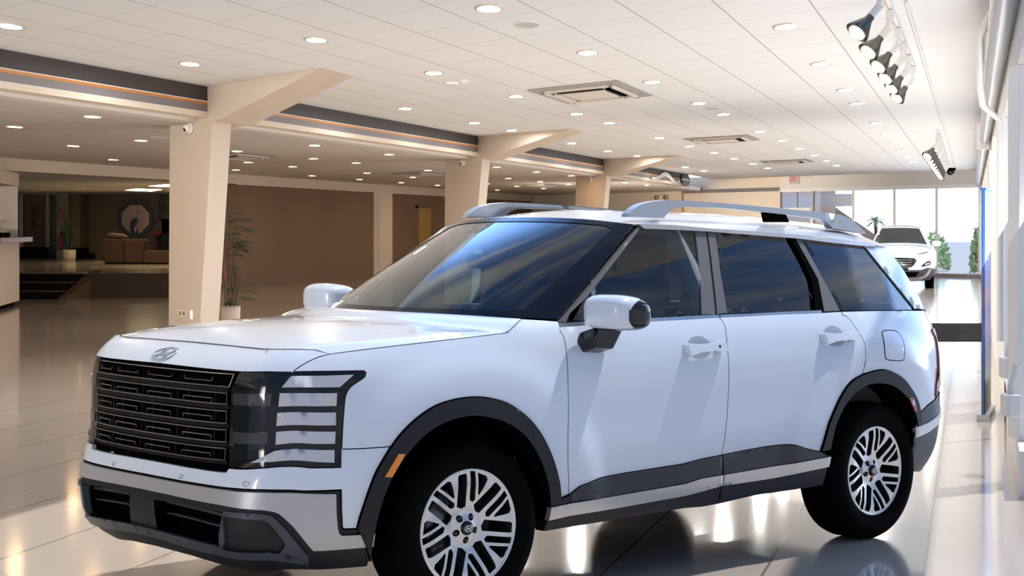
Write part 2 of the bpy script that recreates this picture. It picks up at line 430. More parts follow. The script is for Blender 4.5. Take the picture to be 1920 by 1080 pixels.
# ------------------------------------------------------------------ SUV materials
M_PAINT = mat('white_pearl_paint', (.67, .75, .85), rough=.28, spec=.5, coat=1.0, coat_rough=.02)
M_CUP = mat('handle_recess_shade', (.36, .41, .47), rough=.35, coat=.6)  # shade of the handle hollow put into the colour of a flat disc
M_PAINT_IN = mat('paint_edge', (.30, .31, .33), rough=.5)
M_CLAD = noise_bump(mat('dark_grey_plastic', (.022, .026, .032), rough=.45), 900, .15, .002)
M_ARCH = noise_bump(mat('black_grained_plastic', (.008, .009, .013), rough=.5, spec=.35), 900, .15, .002)
M_GLOSSBLK = mat('gloss_black', (.004, .005, .007), rough=.08, spec=.35, coat=.25)
M_FRIT = mat('windshield_frit', (.004, .006, .011), rough=.12, spec=.3)
M_SLAT = mat('grille_black', (.004, .005, .006), rough=.45, spec=.2)
M_GSILVER = mat('grille_silver', (.58, .58, .60), rough=.2, metal=1.)
M_BLACK = mat('matt_black', (.0015, .0015, .0015), rough=.9, spec=.03)
M_RUBBER = mat('tyre_rubber', (.0025, .0025, .0025), rough=.85, spec=.06)
M_SILVER = mat('satin_silver', (.60, .59, .58), rough=.33, metal=.75)
M_BAND = mat('warm_silver_plastic', (.48, .48, .50), rough=.38, metal=.45)
M_FOG = mat('slate_plastic', (.050, .058, .075), rough=.42, metal=.15)
M_CHROME = mat('bright_chrome', (.80, .79, .77), rough=.12, metal=1.)
M_DCHROME = mat('dark_chrome', (.36, .36, .38), rough=.18, metal=1.)
M_LAMP = mat('lamp_lens', (.52, .53, .60), rough=.12, coat=.6)
M_LENS = mat('smoked_lens', (.035, .04, .04), rough=.05, coat=.5)
M_AMBER = mat('amber_reflector', (.85, .26, .02), rough=.25, coat=.6)
M_RED = mat('red_lamp', (.30, .01, .02), rough=.12, coat=1.)
M_TRIM = noise_bump(mat('grey_textured_trim', (.13, .125, .13), rough=.5), 500, .3, .003)
M_MACH = mat('machined_alloy', (.72, .71, .70), rough=.26, metal=.9)
M_POCKET = mat('dark_alloy_paint', (.035, .038, .045), rough=.35, metal=.4)
M_DISC = mat('brake_steel', (.22, .22, .23), rough=.4, metal=.9)
M_GLASS_F = glass('windscreen_glass', (.62, .80, .90), .22, refl=1.9)
M_GLASS_D = glass('door_glass', (.50, .72, .82), .42, refl=2.0)
M_GLASS_R = glass('privacy_glass', (.5, .55, .7), .90, refl=2.6)
M_INT = mat('cabin_dark_grey', (.035, .038, .042), rough=.7)
M_INTL = mat('cabin_light_grey', (.28, .30, .31), rough=.8)
M_EMB = mat('emblem_satin', (.50, .54, .62), rough=.2, metal=.5)

mB = lambda u, w, off=0.: B(u, w, off)
mBm = mB
def mG(x, z, off=0.): return G(x, z, off)
K = BAKE
suv = thing('car', 'large white SUV with black wheel-arch trim filling the front of the showroom', 'car', (SUV_X, SUV_Y, 0), SUV_YAW)
def part(name, par=None): 
    o = empty(name); o.parent = par or suv; return o
def shell(name, outline, mats, parent, both=True, m=mB, **kw):
    """near-side panel and its mirror image on the far side; parent may be a pair"""
    pa = parent if isinstance(parent, (list, tuple)) else (parent, parent)
    r = [make_panel(name, outline, m, mats, pa[0], **kw)]
    if both: r.append(make_panel(name, outline, m, mats, pa[1], mirror=True, **kw))
    return r
rv = lambda L: L[::-1]
sm = smooth_line
P2 = [M_PAINT, M_PAINT_IN]

# ---- fenders
fender_o = sm(K['nose_side']) + sm(K['shut']) + rv(K['cowl']) + sm(K['seamA']) + rv(sm(K['arch_f'][6:])) + rv(K['bump_split']) + rv(sm(K['hl_out'][:8])) + rv(K['hl_top'][2:])
fenders = shell('front_fender', fender_o, P2, suv, h=.035)
# ---- nose panel under the hood edge
band = [(0, 1.271), (.35, 1.268), (.69, 1.261), (.95, 1.2500)] + rv(sm(K['nose_side'])) + [(.73, 1.142), (.58, 1.1425), (.3, 1.147), (0, 1.15)]
nose = make_panel('nose_panel', mirrored(band), mB, P2, suv, h=.03)
# ---- hood
shutline = sm(K['shut'])
front_line = poly3([B(u, w) for u, w in [(-1.0181, 1.2247), (-.95, 1.2515), (-.69, 1.2635), (-.35, 1.27), (0, 1.2735), (.35, 1.27), (.69, 1.2635), (.95, 1.2515), (1.0181, 1.2247)]])
d_near = poly3([B(u, w) for u, w in K['shut']]); d_far = poly3([B(-u, w) for u, w in K['shut']])
e_n = B(*K['shut'][-1])
rear_line = poly3([(e_n[0], -e_n[1], e_n[2]), (.30, .55, 1.312), (.20, .25, 1.318), (.17, 0, 1.32), (.20, -.25, 1.318), (.30, -.55, 1.312), tuple(e_n)])
hood_c = coons(front_line, rear_line, d_far, d_near)
def hood_f(a, b):
    p = hood_c(a, b).copy()
    k = math.sin(math.pi*a)**.7*math.sin(math.pi*b)**.6
    p[2] += .022*k
    t = abs(b-.5)*2
    p[2] += .013*math.sin(math.pi*a)**.5*(1/(1+math.exp((t-.60)*26)))
    return p
hood_s = surf_off(hood_f)
def mH(a, b, off=0.): return hood_s(min(max(a, 0), 1), min(max(b, 0), 1), off)
hood = make_panel('hood', [(0, 0), (0, 1), (1, 1), (1, 0)], mH, P2, suv, h=.035, gap=.0025, flip=True)
# ---- emblem
def stroke(mb, pts, wdt, off0, off1, mp, n=6, closed=False):
    """flat ribbon of width wdt along 2-D pts raised off0..off1 on a mapped surface"""
    L = pts
    nrm = []
    for i in range(len(L)):
        a = L[i-1] if (i or closed) else L[i]; c = L[(i+1) % len(L)] if (i < len(L)-1 or closed) else L[i]
        d = (c[0]-a[0], c[1]-a[1]); l = math.hypot(*d) or 1
        nrm.append((-d[1]/l, d[0]/l))
    v = []
    for (x, y), (nx, ny) in zip(L, nrm):
        for s, o in ((-.5, off0), (-.5, off1), (.5, off1), (.5, off0)):
            v.append(tuple(mp(x+nx*s*wdt, y+ny*s*wdt, o)))
    f = []
    m = len(L)
    for i in range(m if closed else m-1):
        j = (i+1) % m
        for k in range(4):
            k2 = (k+1) % 4
            f.append((i*4+k, j*4+k, j*4+k2, i*4+k2))
    if not closed: f += [(0, 1, 2, 3), (4*m-1, 4*m-2, 4*m-3, 4*m-4)]
    f = [q[::-1] for q in f]
    mb.add(v, f)
def lerp_pts(a, b, n=6): return [(a[0]+(b[0]-a[0])*i/n, a[1]+(b[1]-a[1])*i/n) for i in range(n+1)]
def emblem_strokes(mb, mp, cx, cy, a, b, wd, o0, o1, s=1):
    e = [(cx+a*math.cos(t), cy+b*math.sin(t)) for t in [2*math.pi*i/40 for i in range(40)]]
    stroke(mb, e, wd, o0, o1, mp, closed=True)
    q = lambda x, y: (cx+s*a*x, cy+b*y)
    stroke(mb, lerp_pts(q(-.62, -.58), q(-.22, .78)), wd*1.6, o0, o1, mp)
    stroke(mb, lerp_pts(q(.22, -.78), q(.62, .58)), wd*1.6, o0, o1, mp)
    stroke(mb, [q(-.44, -.12), q(-.2, -.10), q(0, 0), q(.2, .10), q(.44, .12)], wd*1.5, o0, o1, mp)
mb = MB(); emblem_strokes(mb, mB, -.03, 1.208, .082, .033, .007, .0, .008)
emb = mb.build('emblem', M_EMB, suv); emb['label'] = 'oval emblem with slanted letter'
# ---- grille
gr_half = [(0, 1.147), (.30, 1.144), (.578, 1.14), (.566, 1.075), (.549, 1.045), (.5465, .90), (.5495, .80), (.5665, .784), (.552, .757), (.38, .762), (.2, .766), (0, .768)]
grille = make_panel('grille', mirrored(gr_half), lambda u, w, o=0.: B(u, w, o-.03), [M_BLACK], suv, h=.05, thick=.03, gap=0)
mb = MB()
for t, b in ((1.127, 1.0605),):
    stroke(mb, [(-.56, t)] + [(u, t) for u in np.linspace(-.5, .5, 24)] + [(.563, t), (.548, b)] + [(u, b) for u in np.linspace(.5, -.5, 24)] + [(-.548, b)], .0045, -.02, .004, mB, closed=True)
for t, b in ((1.037, 1.0015), (.980, .941), (.9205, .883), (.862, .819)):
    stroke(mb, [(-.538, t)] + [(u, t) for u in np.linspace(-.5, .5, 24)] + [(.538, t), (.538, b)] + [(u, b) for u in np.linspace(.5, -.5, 24)] + [(-.538, b)], .0032, -.02, .004, mB, closed=True)
mb.build('grille_bars', M_GSILVER, grille)
mb = MB()
for t, b in ((1.056, 1.041), (.9975, .984), (.937, .9245), (.879, .866), (.815, .80)):
    stroke(mb, [(u, (t+b)/2) for u in np.linspace(-.545, .545, 30)], t-b, -.025, -.006 if t < 1.05 else .006, mB)
for u in (-.52, -.395, -.31, -.13, -.035, .16, .245, .44):
    stroke(mb, lerp_pts((u, .79), (u, 1.05), 3), .006, -.03, -.018, mB)
mb.build('grille_slats', M_SLAT, grille)
mb = MB()
for w0 in (1.082, 1.017, .960, .9005, .8405):
    for a, b in ((-.52, -.40), (-.34, -.154), (-.063, .131), (.2276, .432)):
        if w0 > 1.07: stroke(mb, [(a, w0+.018), (a+.002, w0)] + lerp_pts((a+.01, w0), (b-.01, w0), 5) + [(b-.002, w0), (b, w0+.018)], .0032, -.02, .0, mB)
        else: stroke(mb, [(a, w0-.012), (a, w0)] + lerp_pts((a+.01, w0), (b-.01, w0), 5) + [(b, w0), (b, w0-.012)], .0028, -.022, -.004, mB)
mb.build('grille_dashes', M_GSILVER, grille)
# ---- headlights
hl_o = rv(K['hl_in']) + K['hl_top'][:1] + K['hl_top'][1:] + sm(K['hl_out']) + rv(K['hl_bot'])
hl = [make_panel('headlight', hl_o, mB, [M_GLOSSBLK], suv, h=.03, off=-.004, thick=.05), make_panel('headlight', hl_o, mB, [M_GLOSSBLK], suv, h=.03, off=-.004, thick=.05, mirror=True)]
for nm in ('lamp1', 'lamp2', 'lamp3', 'lamp4', 'lamp5'):
    for o in shell('lamp_segment', K[nm], [M_LAMP, M_GLOSSBLK], hl, h=.03, off=.001, thick=.006, gap=.001): pass
for nm in ('lens1', 'lens2'): shell('projector_lens', K[nm], M_LENS, hl, h=.03, off=.0, thick=.006, gap=.001)
# ---- front bumper: body-colour upper, dark lower, silver band
bump_half = [(0, .765)] + rv(K['gr_bot'][:2]) + [(.566, .781)] + K['hl_bot'][1:] + [K['hl_out'][8], K['hl_out'][7]] + K['bump_split'] + rv(sm(K['arch_f'][:7])) + rv(K['white_leg']) + [(1.0465, .634), (.89, .6365), (.7366, .657), (.62, .669), (.452, .674), (.2235, .6765), (0, .678)]
bumper = make_panel('front_bumper', mirrored(bump_half), mB, P2, suv, h=.032)
low_half = [(0, .674), (.2235, .6725), (.452, .670), (.62, .666), (.7366, .654), (.89, .6335), (1.044, .631), (1.0455, .55), (1.054, .47), (1.063, .462), (1.118, .459), (1.20, .457), (1.212, .372), (1.215, .275), (.99, .283), (.806, .298), (.6, .30), (.45, .315), (.25, .343), (0, .352)]
op_n = K['open_near']; op_f = rv([(-a, b) for a, b in op_n])
lower = make_panel('lower_bumper', mirrored(low_half), mB, [M_ARCH, M_BLACK], suv, h=.032, off=-.004, thick=.14, holes=[op_n, op_f])
for sgn in (1, -1):
    q = [(sgn*u, w) for u, w in op_n]
    ai = make_panel('air_intake', q, lambda u, w, o=0.: B(u, w, o-.12), [M_BLACK], lower, h=.05, thick=.01, gap=-.02)
    mb = MB()
    for w0, w1 in ((.548, .012), (.50, .006)):
        stroke(mb, [(sgn*u, w0 - .02*((u-.12)/.45)**2) for u in np.linspace(.13, .575, 12)], w1, -.08, -.05, mB)
    mb.build('intake_vane', M_CLAD, ai)
sb = [(0, .6665), (.3, .664), (.45, .6625), (.58, .6585), (.7366, .644), (.89, .6255)] + [(1.0236, .6173)] + K['silver_side'][1:] + K['silver_bot'][:7] + [(.577, .5855), (.4674, .591), (.2425, .5985), (0, .6015)]
make_panel('silver_band', mirrored(sb), mB, [M_BAND], bumper, h=.032, off=.007, thick=.012, gap=0)
lb = [(0, .4405)] + K['lipband_top'][3:] + [(.75, .395), (.86, .362)] + [(.905, .333), (.90, .318)] + [(.7628, .357), (.5964, .376), (.3463, .39), (.1166, .404), (0, .407)]
make_panel('lip_trim', mirrored(lb), mB, [M_FOG], lower, h=.03, off=.012, thick=.02, gap=0)
fog_o = sm(K['fog_near'][:7], 3) + K['fog_near'][7:]
for sgn in (0, 1):
    f = make_panel('fog_bezel', fog_o, mB, [M_FOG], lower, h=.025, off=.010, thick=.03, gap=0, mirror=bool(sgn), holes=[K['fog_pocket']])
    make_panel('fog_recess', K['fog_pocket'], lambda u, w, o=0.: B(u, w, o-.025), [M_FOG], f, h=.03, thick=.01, gap=-.004, mirror=bool(sgn))
def ringpts(c, r, n=20, ry=None): return [(c[0]+r*math.cos(2*math.pi*i/n), c[1]+(ry or r)*math.sin(2*math.pi*i/n)) for i in range(n)]
for u, w in ((.666, .690), (.281, .700), (-.666, .690), (-.281, .700)):
    mb = MB(); stroke(mb, ringpts((u, w), .012), .003, -.004, .0012, mB, closed=True); mb.build('parking_sensor', M_DCHROME, bumper)
# ---- wheel-arch trims with deep inner returns
arch_o = sm(K['arch_f']) + [K['seamA'][-1], K['strip_top_f'][1], K['strip_top_f'][0]] + rv(sm(K['arch_fi']))
arch_o2 = sm(K['arch_r']) + [(5.03, .60)] + rv(sm(K['arch_ri']))
at_f = shell('wheel_arch_trim', arch_o, [M_ARCH, M_BLACK], suv, h=.03, off=.014, thick=.26)
at_r = shell('wheel_arch_trim', arch_o2, [M_ARCH, M_BLACK], suv, h=.03, off=.014, thick=.26)
for o in shell('side_marker', K['marker_f'], M_AMBER, at_f, off=.019, thick=.008, gap=0): o['label'] = 'amber reflector'
for o in shell('side_marker', K['marker_r'], M_RED, at_r, off=.019, thick=.008, gap=0): o['label'] = 'red reflector'
# ---- doors
fd_o = K['belt_f'] + sm(K['seamB']) + rv(K['clad_top_f'][:-1]) + rv(sm(K['seamA']))
rd_o = K['belt_r'] + sm(K['seamC']) + rv(sm(K['arch_r'][:7])) + rv(K['clad_top_r'][:-1]) + rv(sm(K['seamB']))
fdoor = shell('front_door', fd_o, P2, suv, h=.04)
rdoor = shell('rear_door', rd_o, P2, suv, h=.04)
shell('door_cladding', K['clad_top_f'] + rv(K['strip_top_f'][1:]), M_CLAD, fdoor, off=.012, thick=.03, h=.022)
shell('door_cladding', K['clad_top_r'] + [K['strip_top_r'][-1]] + rv(K['strip_top_r'][:-1]), M_CLAD, rdoor, off=.012, thick=.03, h=.022)
shell('sill_strip', K['strip_top_f'] + rv(K['strip_bot_f']), M_SILVER, fdoor, off=.020, thick=.03, gap=.001, h=.018)
shell('sill_strip', K['strip_top_r'] + rv(K['strip_bot_r']), M_SILVER, rdoor, off=.020, thick=.03, gap=.001, h=.018)
shell('rocker_cover', K['strip_bot_f'] + rv(K['rock_bot_f']), M_ARCH, fdoor, off=.008, thick=.06, h=.025)
shell('rocker_cover', K['strip_bot_r'] + rv(K['rock_bot_r']), M_ARCH, rdoor, off=.008, thick=.06, h=.025)
for key, dr in (('handle_f', fdoor), ('handle_r', rdoor)):
    h = K[key]; c = (sum(p[0] for p in h)/4, sum(p[1] for p in h)/4)
    cup = [(c[0]-.02+.085*math.cos(t), c[1]+.005+.055*math.sin(t)) for t in [2*math.pi*i/28 for i in range(28)]]
    cups = shell('handle_cup', cup, M_CUP, dr, off=.0015, thick=.004, gap=0)
    hx = [(c[0]-.14, c[1]+.023), (c[0]-.13, c[1]+.03), (c[0]-.05, c[1]+.022), (c[0]+.06, c[1]+.024), (c[0]+.13, c[1]+.028), (c[0]+.142, c[1]+.02), (c[0]+.138, c[1]-.022), (c[0]+.12, c[1]-.026), (c[0]+.05, c[1]-.014), (c[0]-.06, c[1]-.018), (c[0]-.12, c[1]-.03), (c[0]-.134, c[1]-.026)]
    shell('door_handle', hx, M_PAINT, dr, h=.015, off=.045, thick=.022, gap=0)
    for dx in (-.115, .12):
        shell('handle_mount', [(c[0]+dx-.02, c[1]-.02), (c[0]+dx+.02, c[1]-.02), (c[0]+dx+.02, c[1]+.02), (c[0]+dx-.02, c[1]+.02)], M_PAINT, dr, off=.035, thick=.036, gap=0)
    if key == 'handle_f': shell('handle_sensor', ringpts((c[0]+.085, c[1]+.006), .007, 10), M_GLOSSBLK, dr, h=.02, off=.047, thick=.004, gap=0)
# belt mouldings
shell('belt_moulding', K['glbase_f'] + [(x, z-.022) for x, z in rv(K['glbase_f'])], M_CHROME, fdoor, m=mG, off=.012, thick=.03, gap=0)
shell('belt_moulding', K['glbase_r'] + [(x, z-.022) for x, z in rv(K['glbase_r'])], M_CHROME, rdoor, m=mG, off=.012, thick=.03, gap=0)
# glass and window trims
shell('side_window', K['gl_f'], M_GLASS_D, fdoor, m=mG, off=-.008, thick=.001, gap=-.004)
shell('side_window', K['gl_r'], M_GLASS_R, rdoor, m=mG, off=-.013, thick=.001, gap=-.004)
shell('pillar_trim', K['tr_Bf'], M_TRIM, fdoor, m=mG, off=.0, thick=.02)
shell('pillar_trim', K['tr_Br'], M_TRIM, rdoor, m=mG, off=.0, thick=.02)
shell('window_channel', K['tr_Cb'], M_BLACK, rdoor, m=mG, off=.006, thick=.03, gap=-.003)
shell('pillar_trim', K['tr_C'], M_TRIM, rdoor, m=mG, off=.0, thick=.02)
shell('windscreen_pillar_trim', K['trimA'], M_TRIM, fdoor, m=mG, off=.004, thick=.03, gap=.001)
shell('window_divider', K['ql_bar'] + [], M_TRIM, fdoor, m=mG, off=-.002, thick=.01, gap=0)
# ---- rear quarter
rq_o = K['belt_q'] + [(5.43, 1.225), (5.44, 1.10), (5.43, .90), (5.36, .80), (5.30, .735), (5.1723, .7112), (5.0625, .672)] + rv(sm(K['arch_r'][6:])) + rv(sm(K['seamC']))
quarter = shell('rear_quarter', rq_o, P2, suv, h=.04)
mb_f = sm(K['fuel'] + K['fuel'][:1], 3)[:-1]
shell('fuel_door', mb_f, M_PAINT, quarter, off=.002, thick=.004, gap=0, h=.03)
for q_, sg in zip(quarter, (1, -1)):
    mb = MB(); stroke(mb, [(sg*a, b) for a, b in mb_f], .004, -.002, .0026, mB, closed=True); mb.build('fuel_door_gap', M_BLACK, q_)
shell('quarter_window', K['gl_q'], M_GLASS_R, quarter, m=mG, off=-.006, thick=.001, gap=-.002)
shell('rear_pillar', K['pil_D'], P2, quarter, m=mG, off=.004, thick=.03)
# ---- roof, drip mouldings
drip = K['drip_top']
shell('roof_side_moulding', drip + rv(K['drip_bot']), M_SILVER, suv, m=mG, off=.016, thick=.04, gap=0, h=.03)
WS_N = np.array([1.285, -.712, 1.735]); WB_N = np.array([.600, -.878, 1.292])
fl = lambda p: (p[0], -p[1], p[2])
ws_top = poly3([fl(WS_N), (1.215, .42, 1.762), (1.19, 0, 1.772), (1.215, -.42, 1.762), tuple(WS_N)])
ws_bot = poly3([fl(WB_N), (.37, .60, 1.305), (.24, .28, 1.308), (.20, 0, 1.308), (.24, -.28, 1.308), (.37, -.60, 1.305), tuple(WB_N)])
rf_rear = poly3([(3.40, .675, 1.607), (3.58, .50, 1.632), (3.66, .25, 1.645), (3.68, 0, 1.65), (3.66, -.25, 1.645), (3.58, -.50, 1.632), (3.40, -.675, 1.607)])
rn = [tuple(WS_N)] + [tuple(G(x, z, .0)) for x, z in drip[1:-1]] + [(3.40, -.675, 1.607)]
roof_c = coons(ws_top, rf_rear, poly3([fl(p) for p in rn]), poly3(rn))
def roof_f(a, b):
    p = roof_c(a, b).copy(); t = abs(2*b-1)
    p[2] += .068*(1-t**3.2)*min(1, math.sin(math.pi*min(a*.5+.12, 1))*1.1)*min(1, a*7)**.7*min(1, (1-a)*5)**.8
    return p
roof_s = surf_off(roof_f)
mR = lambda a, b, off=0.: roof_s(min(max(a, 0), 1), min(max(b, 0), 1), off)
roof = make_panel('roof', [(0, 0), (0, 1), (1, 1), (1, 0)], mR, P2, suv, h=.028, gap=.0, flip=True, thick=.002)
make_panel('headliner', [(0.02, 0.02), (0.02, .98), (.98, .98), (.98, 0.02)], lambda a, b, o=0.: mR(a, b, o-.03), M_INTL, roof, h=.06, gap=0)
# spoiler under-piece and rear window, tailgate, rear bumper
sp = coons(rf_rear, poly3([(3.60, .66, 1.44), (3.70, .3, 1.46), (3.72, 0, 1.46), (3.70, -.3, 1.46), (3.60, -.66, 1.44)]), poly3([(3.40, .675, 1.607), (3.60, .66, 1.44)]), poly3([(3.40, -.675, 1.607), (3.60, -.66, 1.44)]))
sp_s = surf_off(sp)
spo = MB().add([tuple(sp(a, b)) for a in (0, .5, 1) for b in np.linspace(0, 1, 13)], [(i*13+j, i*13+j+1, (i+1)*13+j+1, (i+1)*13+j) for i in range(2) for j in range(12)], 0, True).build('rear_spoiler', M_CLAD, suv)
UM = UMAX-.001
tg = [(5.445, 1.225), (5.45, 1.10), (5.45, .82), (5.45, .70), (UM, .70), (UM, 1.26), (5.45, 1.26)]
tailg = shell('tailgate', dedupe([(5.45, .70), (UM, .70), (UM, 1.262), (5.45, 1.238)]), P2, suv, h=.05)
rwb = poly3([tuple(B(-5.45, 1.24)), tuple(B(-5.8, 1.26)), tuple(B(UM, 1.275)), tuple(B(5.8, 1.26)), tuple(B(5.45, 1.24))])
rwt = poly3([(3.60, .66, 1.44), (3.70, .3, 1.46), (3.72, 0, 1.46), (3.70, -.3, 1.46), (3.60, -.66, 1.44)])
MB().add([tuple((1-a)*rwb(b)+a*rwt(b)) for a in (0, 1) for b in np.linspace(0, 1, 17)], [(j, j+1, 17+j+1, 17+j) for j in range(16)], 0, True).build('rear_window', M_GLASS_R, tailg[0])
for t in shell('tail_light', sm([(5.37, 1.12), (5.425, 1.135), (5.50, 1.10), (5.52, .95), (5.50, .82), (5.40, .775), (5.30, .745)], 3) + [(5.35, .80), (5.43, .86), (5.44, .95), (5.44, 1.08)], M_RED, suv, off=.010, thick=.03, gap=0, h=.03): t['label'] = 'slim red tail lamp'
rb_o = [(5.0066, .60), (5.0625, .672), (5.1723, .7112), (5.32, .735), (5.45, .745), (UM, .745), (UM, .30), (5.3, .30), (5.03, .34)]
rbump = shell('rear_bumper', rb_o, [M_CLAD, M_BLACK], suv, h=.04, off=.004, thick=.08)
shell('rear_silver_strip', [(5.0066, .5932), (5.1615, .6071), (5.3948, .645), (UM, .655), (UM, .60), (5.3948, .592), (5.1715, .5505), (5.019, .5345)], M_SILVER, rbump, off=.012, thick=.02, gap=0)
# ---- roof rails
rail_poly = [(1.316, 1.775), (1.329, 1.793), (1.365, 1.816), (1.408, 1.835), (1.45, 1.845), (1.525, 1.857), (1.62, 1.862), (1.726, 1.862), (2.162, 1.846), (2.596, 1.822), (2.9, 1.806), (3.056, 1.793), (3.12, 1.777), (3.189, 1.748), (3.281, 1.685), (2.975, 1.715), (2.943, 1.741), (2.894, 1.761), (2.815, 1.775), (2.398, 1.803), (2.062, 1.825), (1.74, 1.829), (1.69, 1.826), (1.645, 1.814), (1.605, 1.790), (1.58, 1.770)]
mRail = lambda x, z, off=0.: (x, -(.615+off-.10*(z-1.80)), z)
rails = shell('roof_rail', rail_poly, M_SILVER, suv, m=mRail, off=.025, thick=.05, gap=0, h=.05)
shell('rail_post', [(2.403, 1.81), (2.57, 1.80), (2.60, 1.75), (2.415, 1.75)], M_BLACK, rails, m=mRail, off=.018, thick=.036, gap=0)
# ---- windscreen
ws_c = coons(ws_bot, ws_top, poly3([fl(WB_N), fl(WS_N)]), poly3([tuple(WB_N), tuple(WS_N)]))
def ws_f(a, b):
    p = ws_c(a, b).copy(); p[0] -= .05*math.sin(math.pi*a)*math.sin(math.pi*b)**.6; return p
ws_s = surf_off(ws_f)
mW = lambda a, b, off=0.: ws_s(min(max(a, 0), 1), min(max(b, 0), 1), off)
ws = make_panel('windshield', [(0.002, 0.0), (0.002, 1), (.998, 1), (.998, 0.0)], mW, M_GLASS_F, suv, h=.05, gap=0, thick=.001, flip=True)
frit_in = [(.09, .055), (.075, .5), (.09, .93), (.16, .955), (.90, .955), (.94, .93), (.93, .5), (.905, .08), (.87, .055)]
make_panel('windshield_border', [(0.0, 0.0), (0, 1), (1, 1), (1, 0)], lambda a, b, o=0.: mW(b, a, o+.003), M_FRIT, ws, h=.04, gap=0, thick=.006, holes=[[(b, a) for b, a in frit_in]])
make_panel('sensor_housing', [(.93, .36), (.93, .66), (.80, .56), (.73, .55), (.72, .41), (.80, .40)], lambda a, b, o=0.: mW(a, b, o-.01), M_INT, ws, h=.03, gap=0, thick=.03, flip=True)
mb = MB(); mb.tube([(.98, .0, 1.575), (.93, 0, 1.555)], .012, 8); mb.box((.915, -.13, 1.51), (.945, .13, 1.585)); mb.build('interior_mirror', M_INT, ws, bevel=.012)
# cowl strip and far/near A pillars
mb = MB(); n = 17
mb.add([tuple(rear_line(b)+np.array([.004, 0, -.012])) for b in np.linspace(0, 1, n)] + [tuple(ws_bot(b)+np.array([.01, 0, -.012])) for b in np.linspace(0, 1, n)], [(j, n+j, n+j+1, j+1) for j in range(n-1)], 0, True)
mb.build('cowl_panel', M_BLACK, suv)
# ---- door mirrors
def superell(c, d, e, n=36, m=20, cut=None):
    v = []; f = []
    sp_ = lambda x, p: math.copysign(abs(x)**p, x)
    for i in range(m+1):
        ph = -math.pi/2+math.pi*i/m
        for k in range(n):
            th = 2*math.pi*k/n
            v.append((c[0]+d[0]*sp_(math.cos(ph), e)*sp_(math.cos(th), e), c[1]+d[1]*sp_(math.cos(ph), e)*sp_(math.sin(th), e), c[2]+d[2]*sp_(math.sin(ph), e)))
    for i in range(m):
        for k in range(n):
            f.append((i*n+k, i*n+(k+1) % n, (i+1)*n+(k+1) % n, (i+1)*n+k))
    return v, f
def shear_mirror(p):
    x, y, z = p; k = (x-.765)/.12; q = (z-1.325)/.08
    return (x, y, z-.014*k*(1 if q > 0 else .25)+(.010 if q > 0 else 0)*(1-k*k))
for s in (1, -1):
    mr = part('side_mirror')
    v, f = superell((.765, -1.105, 1.322), (.128, .145, .078), .62, 150, 90)
    v = [shear_mirror(p) for p in v]
    A_, Bf = [], []
    for q in f:
        cx_ = sum(v[i][0] for i in q)/4; cy = sum(v[i][1] for i in q)/4; cz = sum(v[i][2] for i in q)/4
        t_ = .738*cx_-.674*cy
        (Bf if t_ > 1.352+.045*((cz-1.315)/.07)**2 or cx_ > .885 or cz < 1.258 else A_).append(q)
    for nm, ff, mt in (('mirror_cap', A_, M_PAINT), ('mirror_housing', Bf, M_GLOSSBLK)):
        mb = MB(); mb.v = [(x, y*s, z) for x, y, z in v]
        for q in ff: mb.f.append(q if s == 1 else q[::-1]); mb.m.append(0); mb.sm.append(True)
        mb.build(nm, mt, mr)
    st = [(.69, 1.25), (.655, 1.20), (.675, 1.15), (.79, 1.14), (.87, 1.25)]
    mb = MB(); n = 5
    vv = [(x, s*-.93, z-.02) for x, z in st] + [(x+.03, s*-1.03, z+.015) for x, z in st] 
    ff = [tuple(range(n))[::-1], tuple(range(n, 2*n))] + [(i, (i+1) % n, n+(i+1) % n, n+i) for i in range(n)]
    mb.add(vv, ff if s == 1 else [q[::-1] for q in ff]); mb.build('mirror_stalk', M_GLOSSBLK, mr, bevel=.008)
    mb = MB(); mb.add([(.896, s*(-1.105+.10*math.cos(t)), 1.318+.05*math.sin(t)) for t in [2*math.pi*i/20 for i in range(20)]], [tuple(range(20))]); mb.build('mirror_glass', M_CHROME, mr)
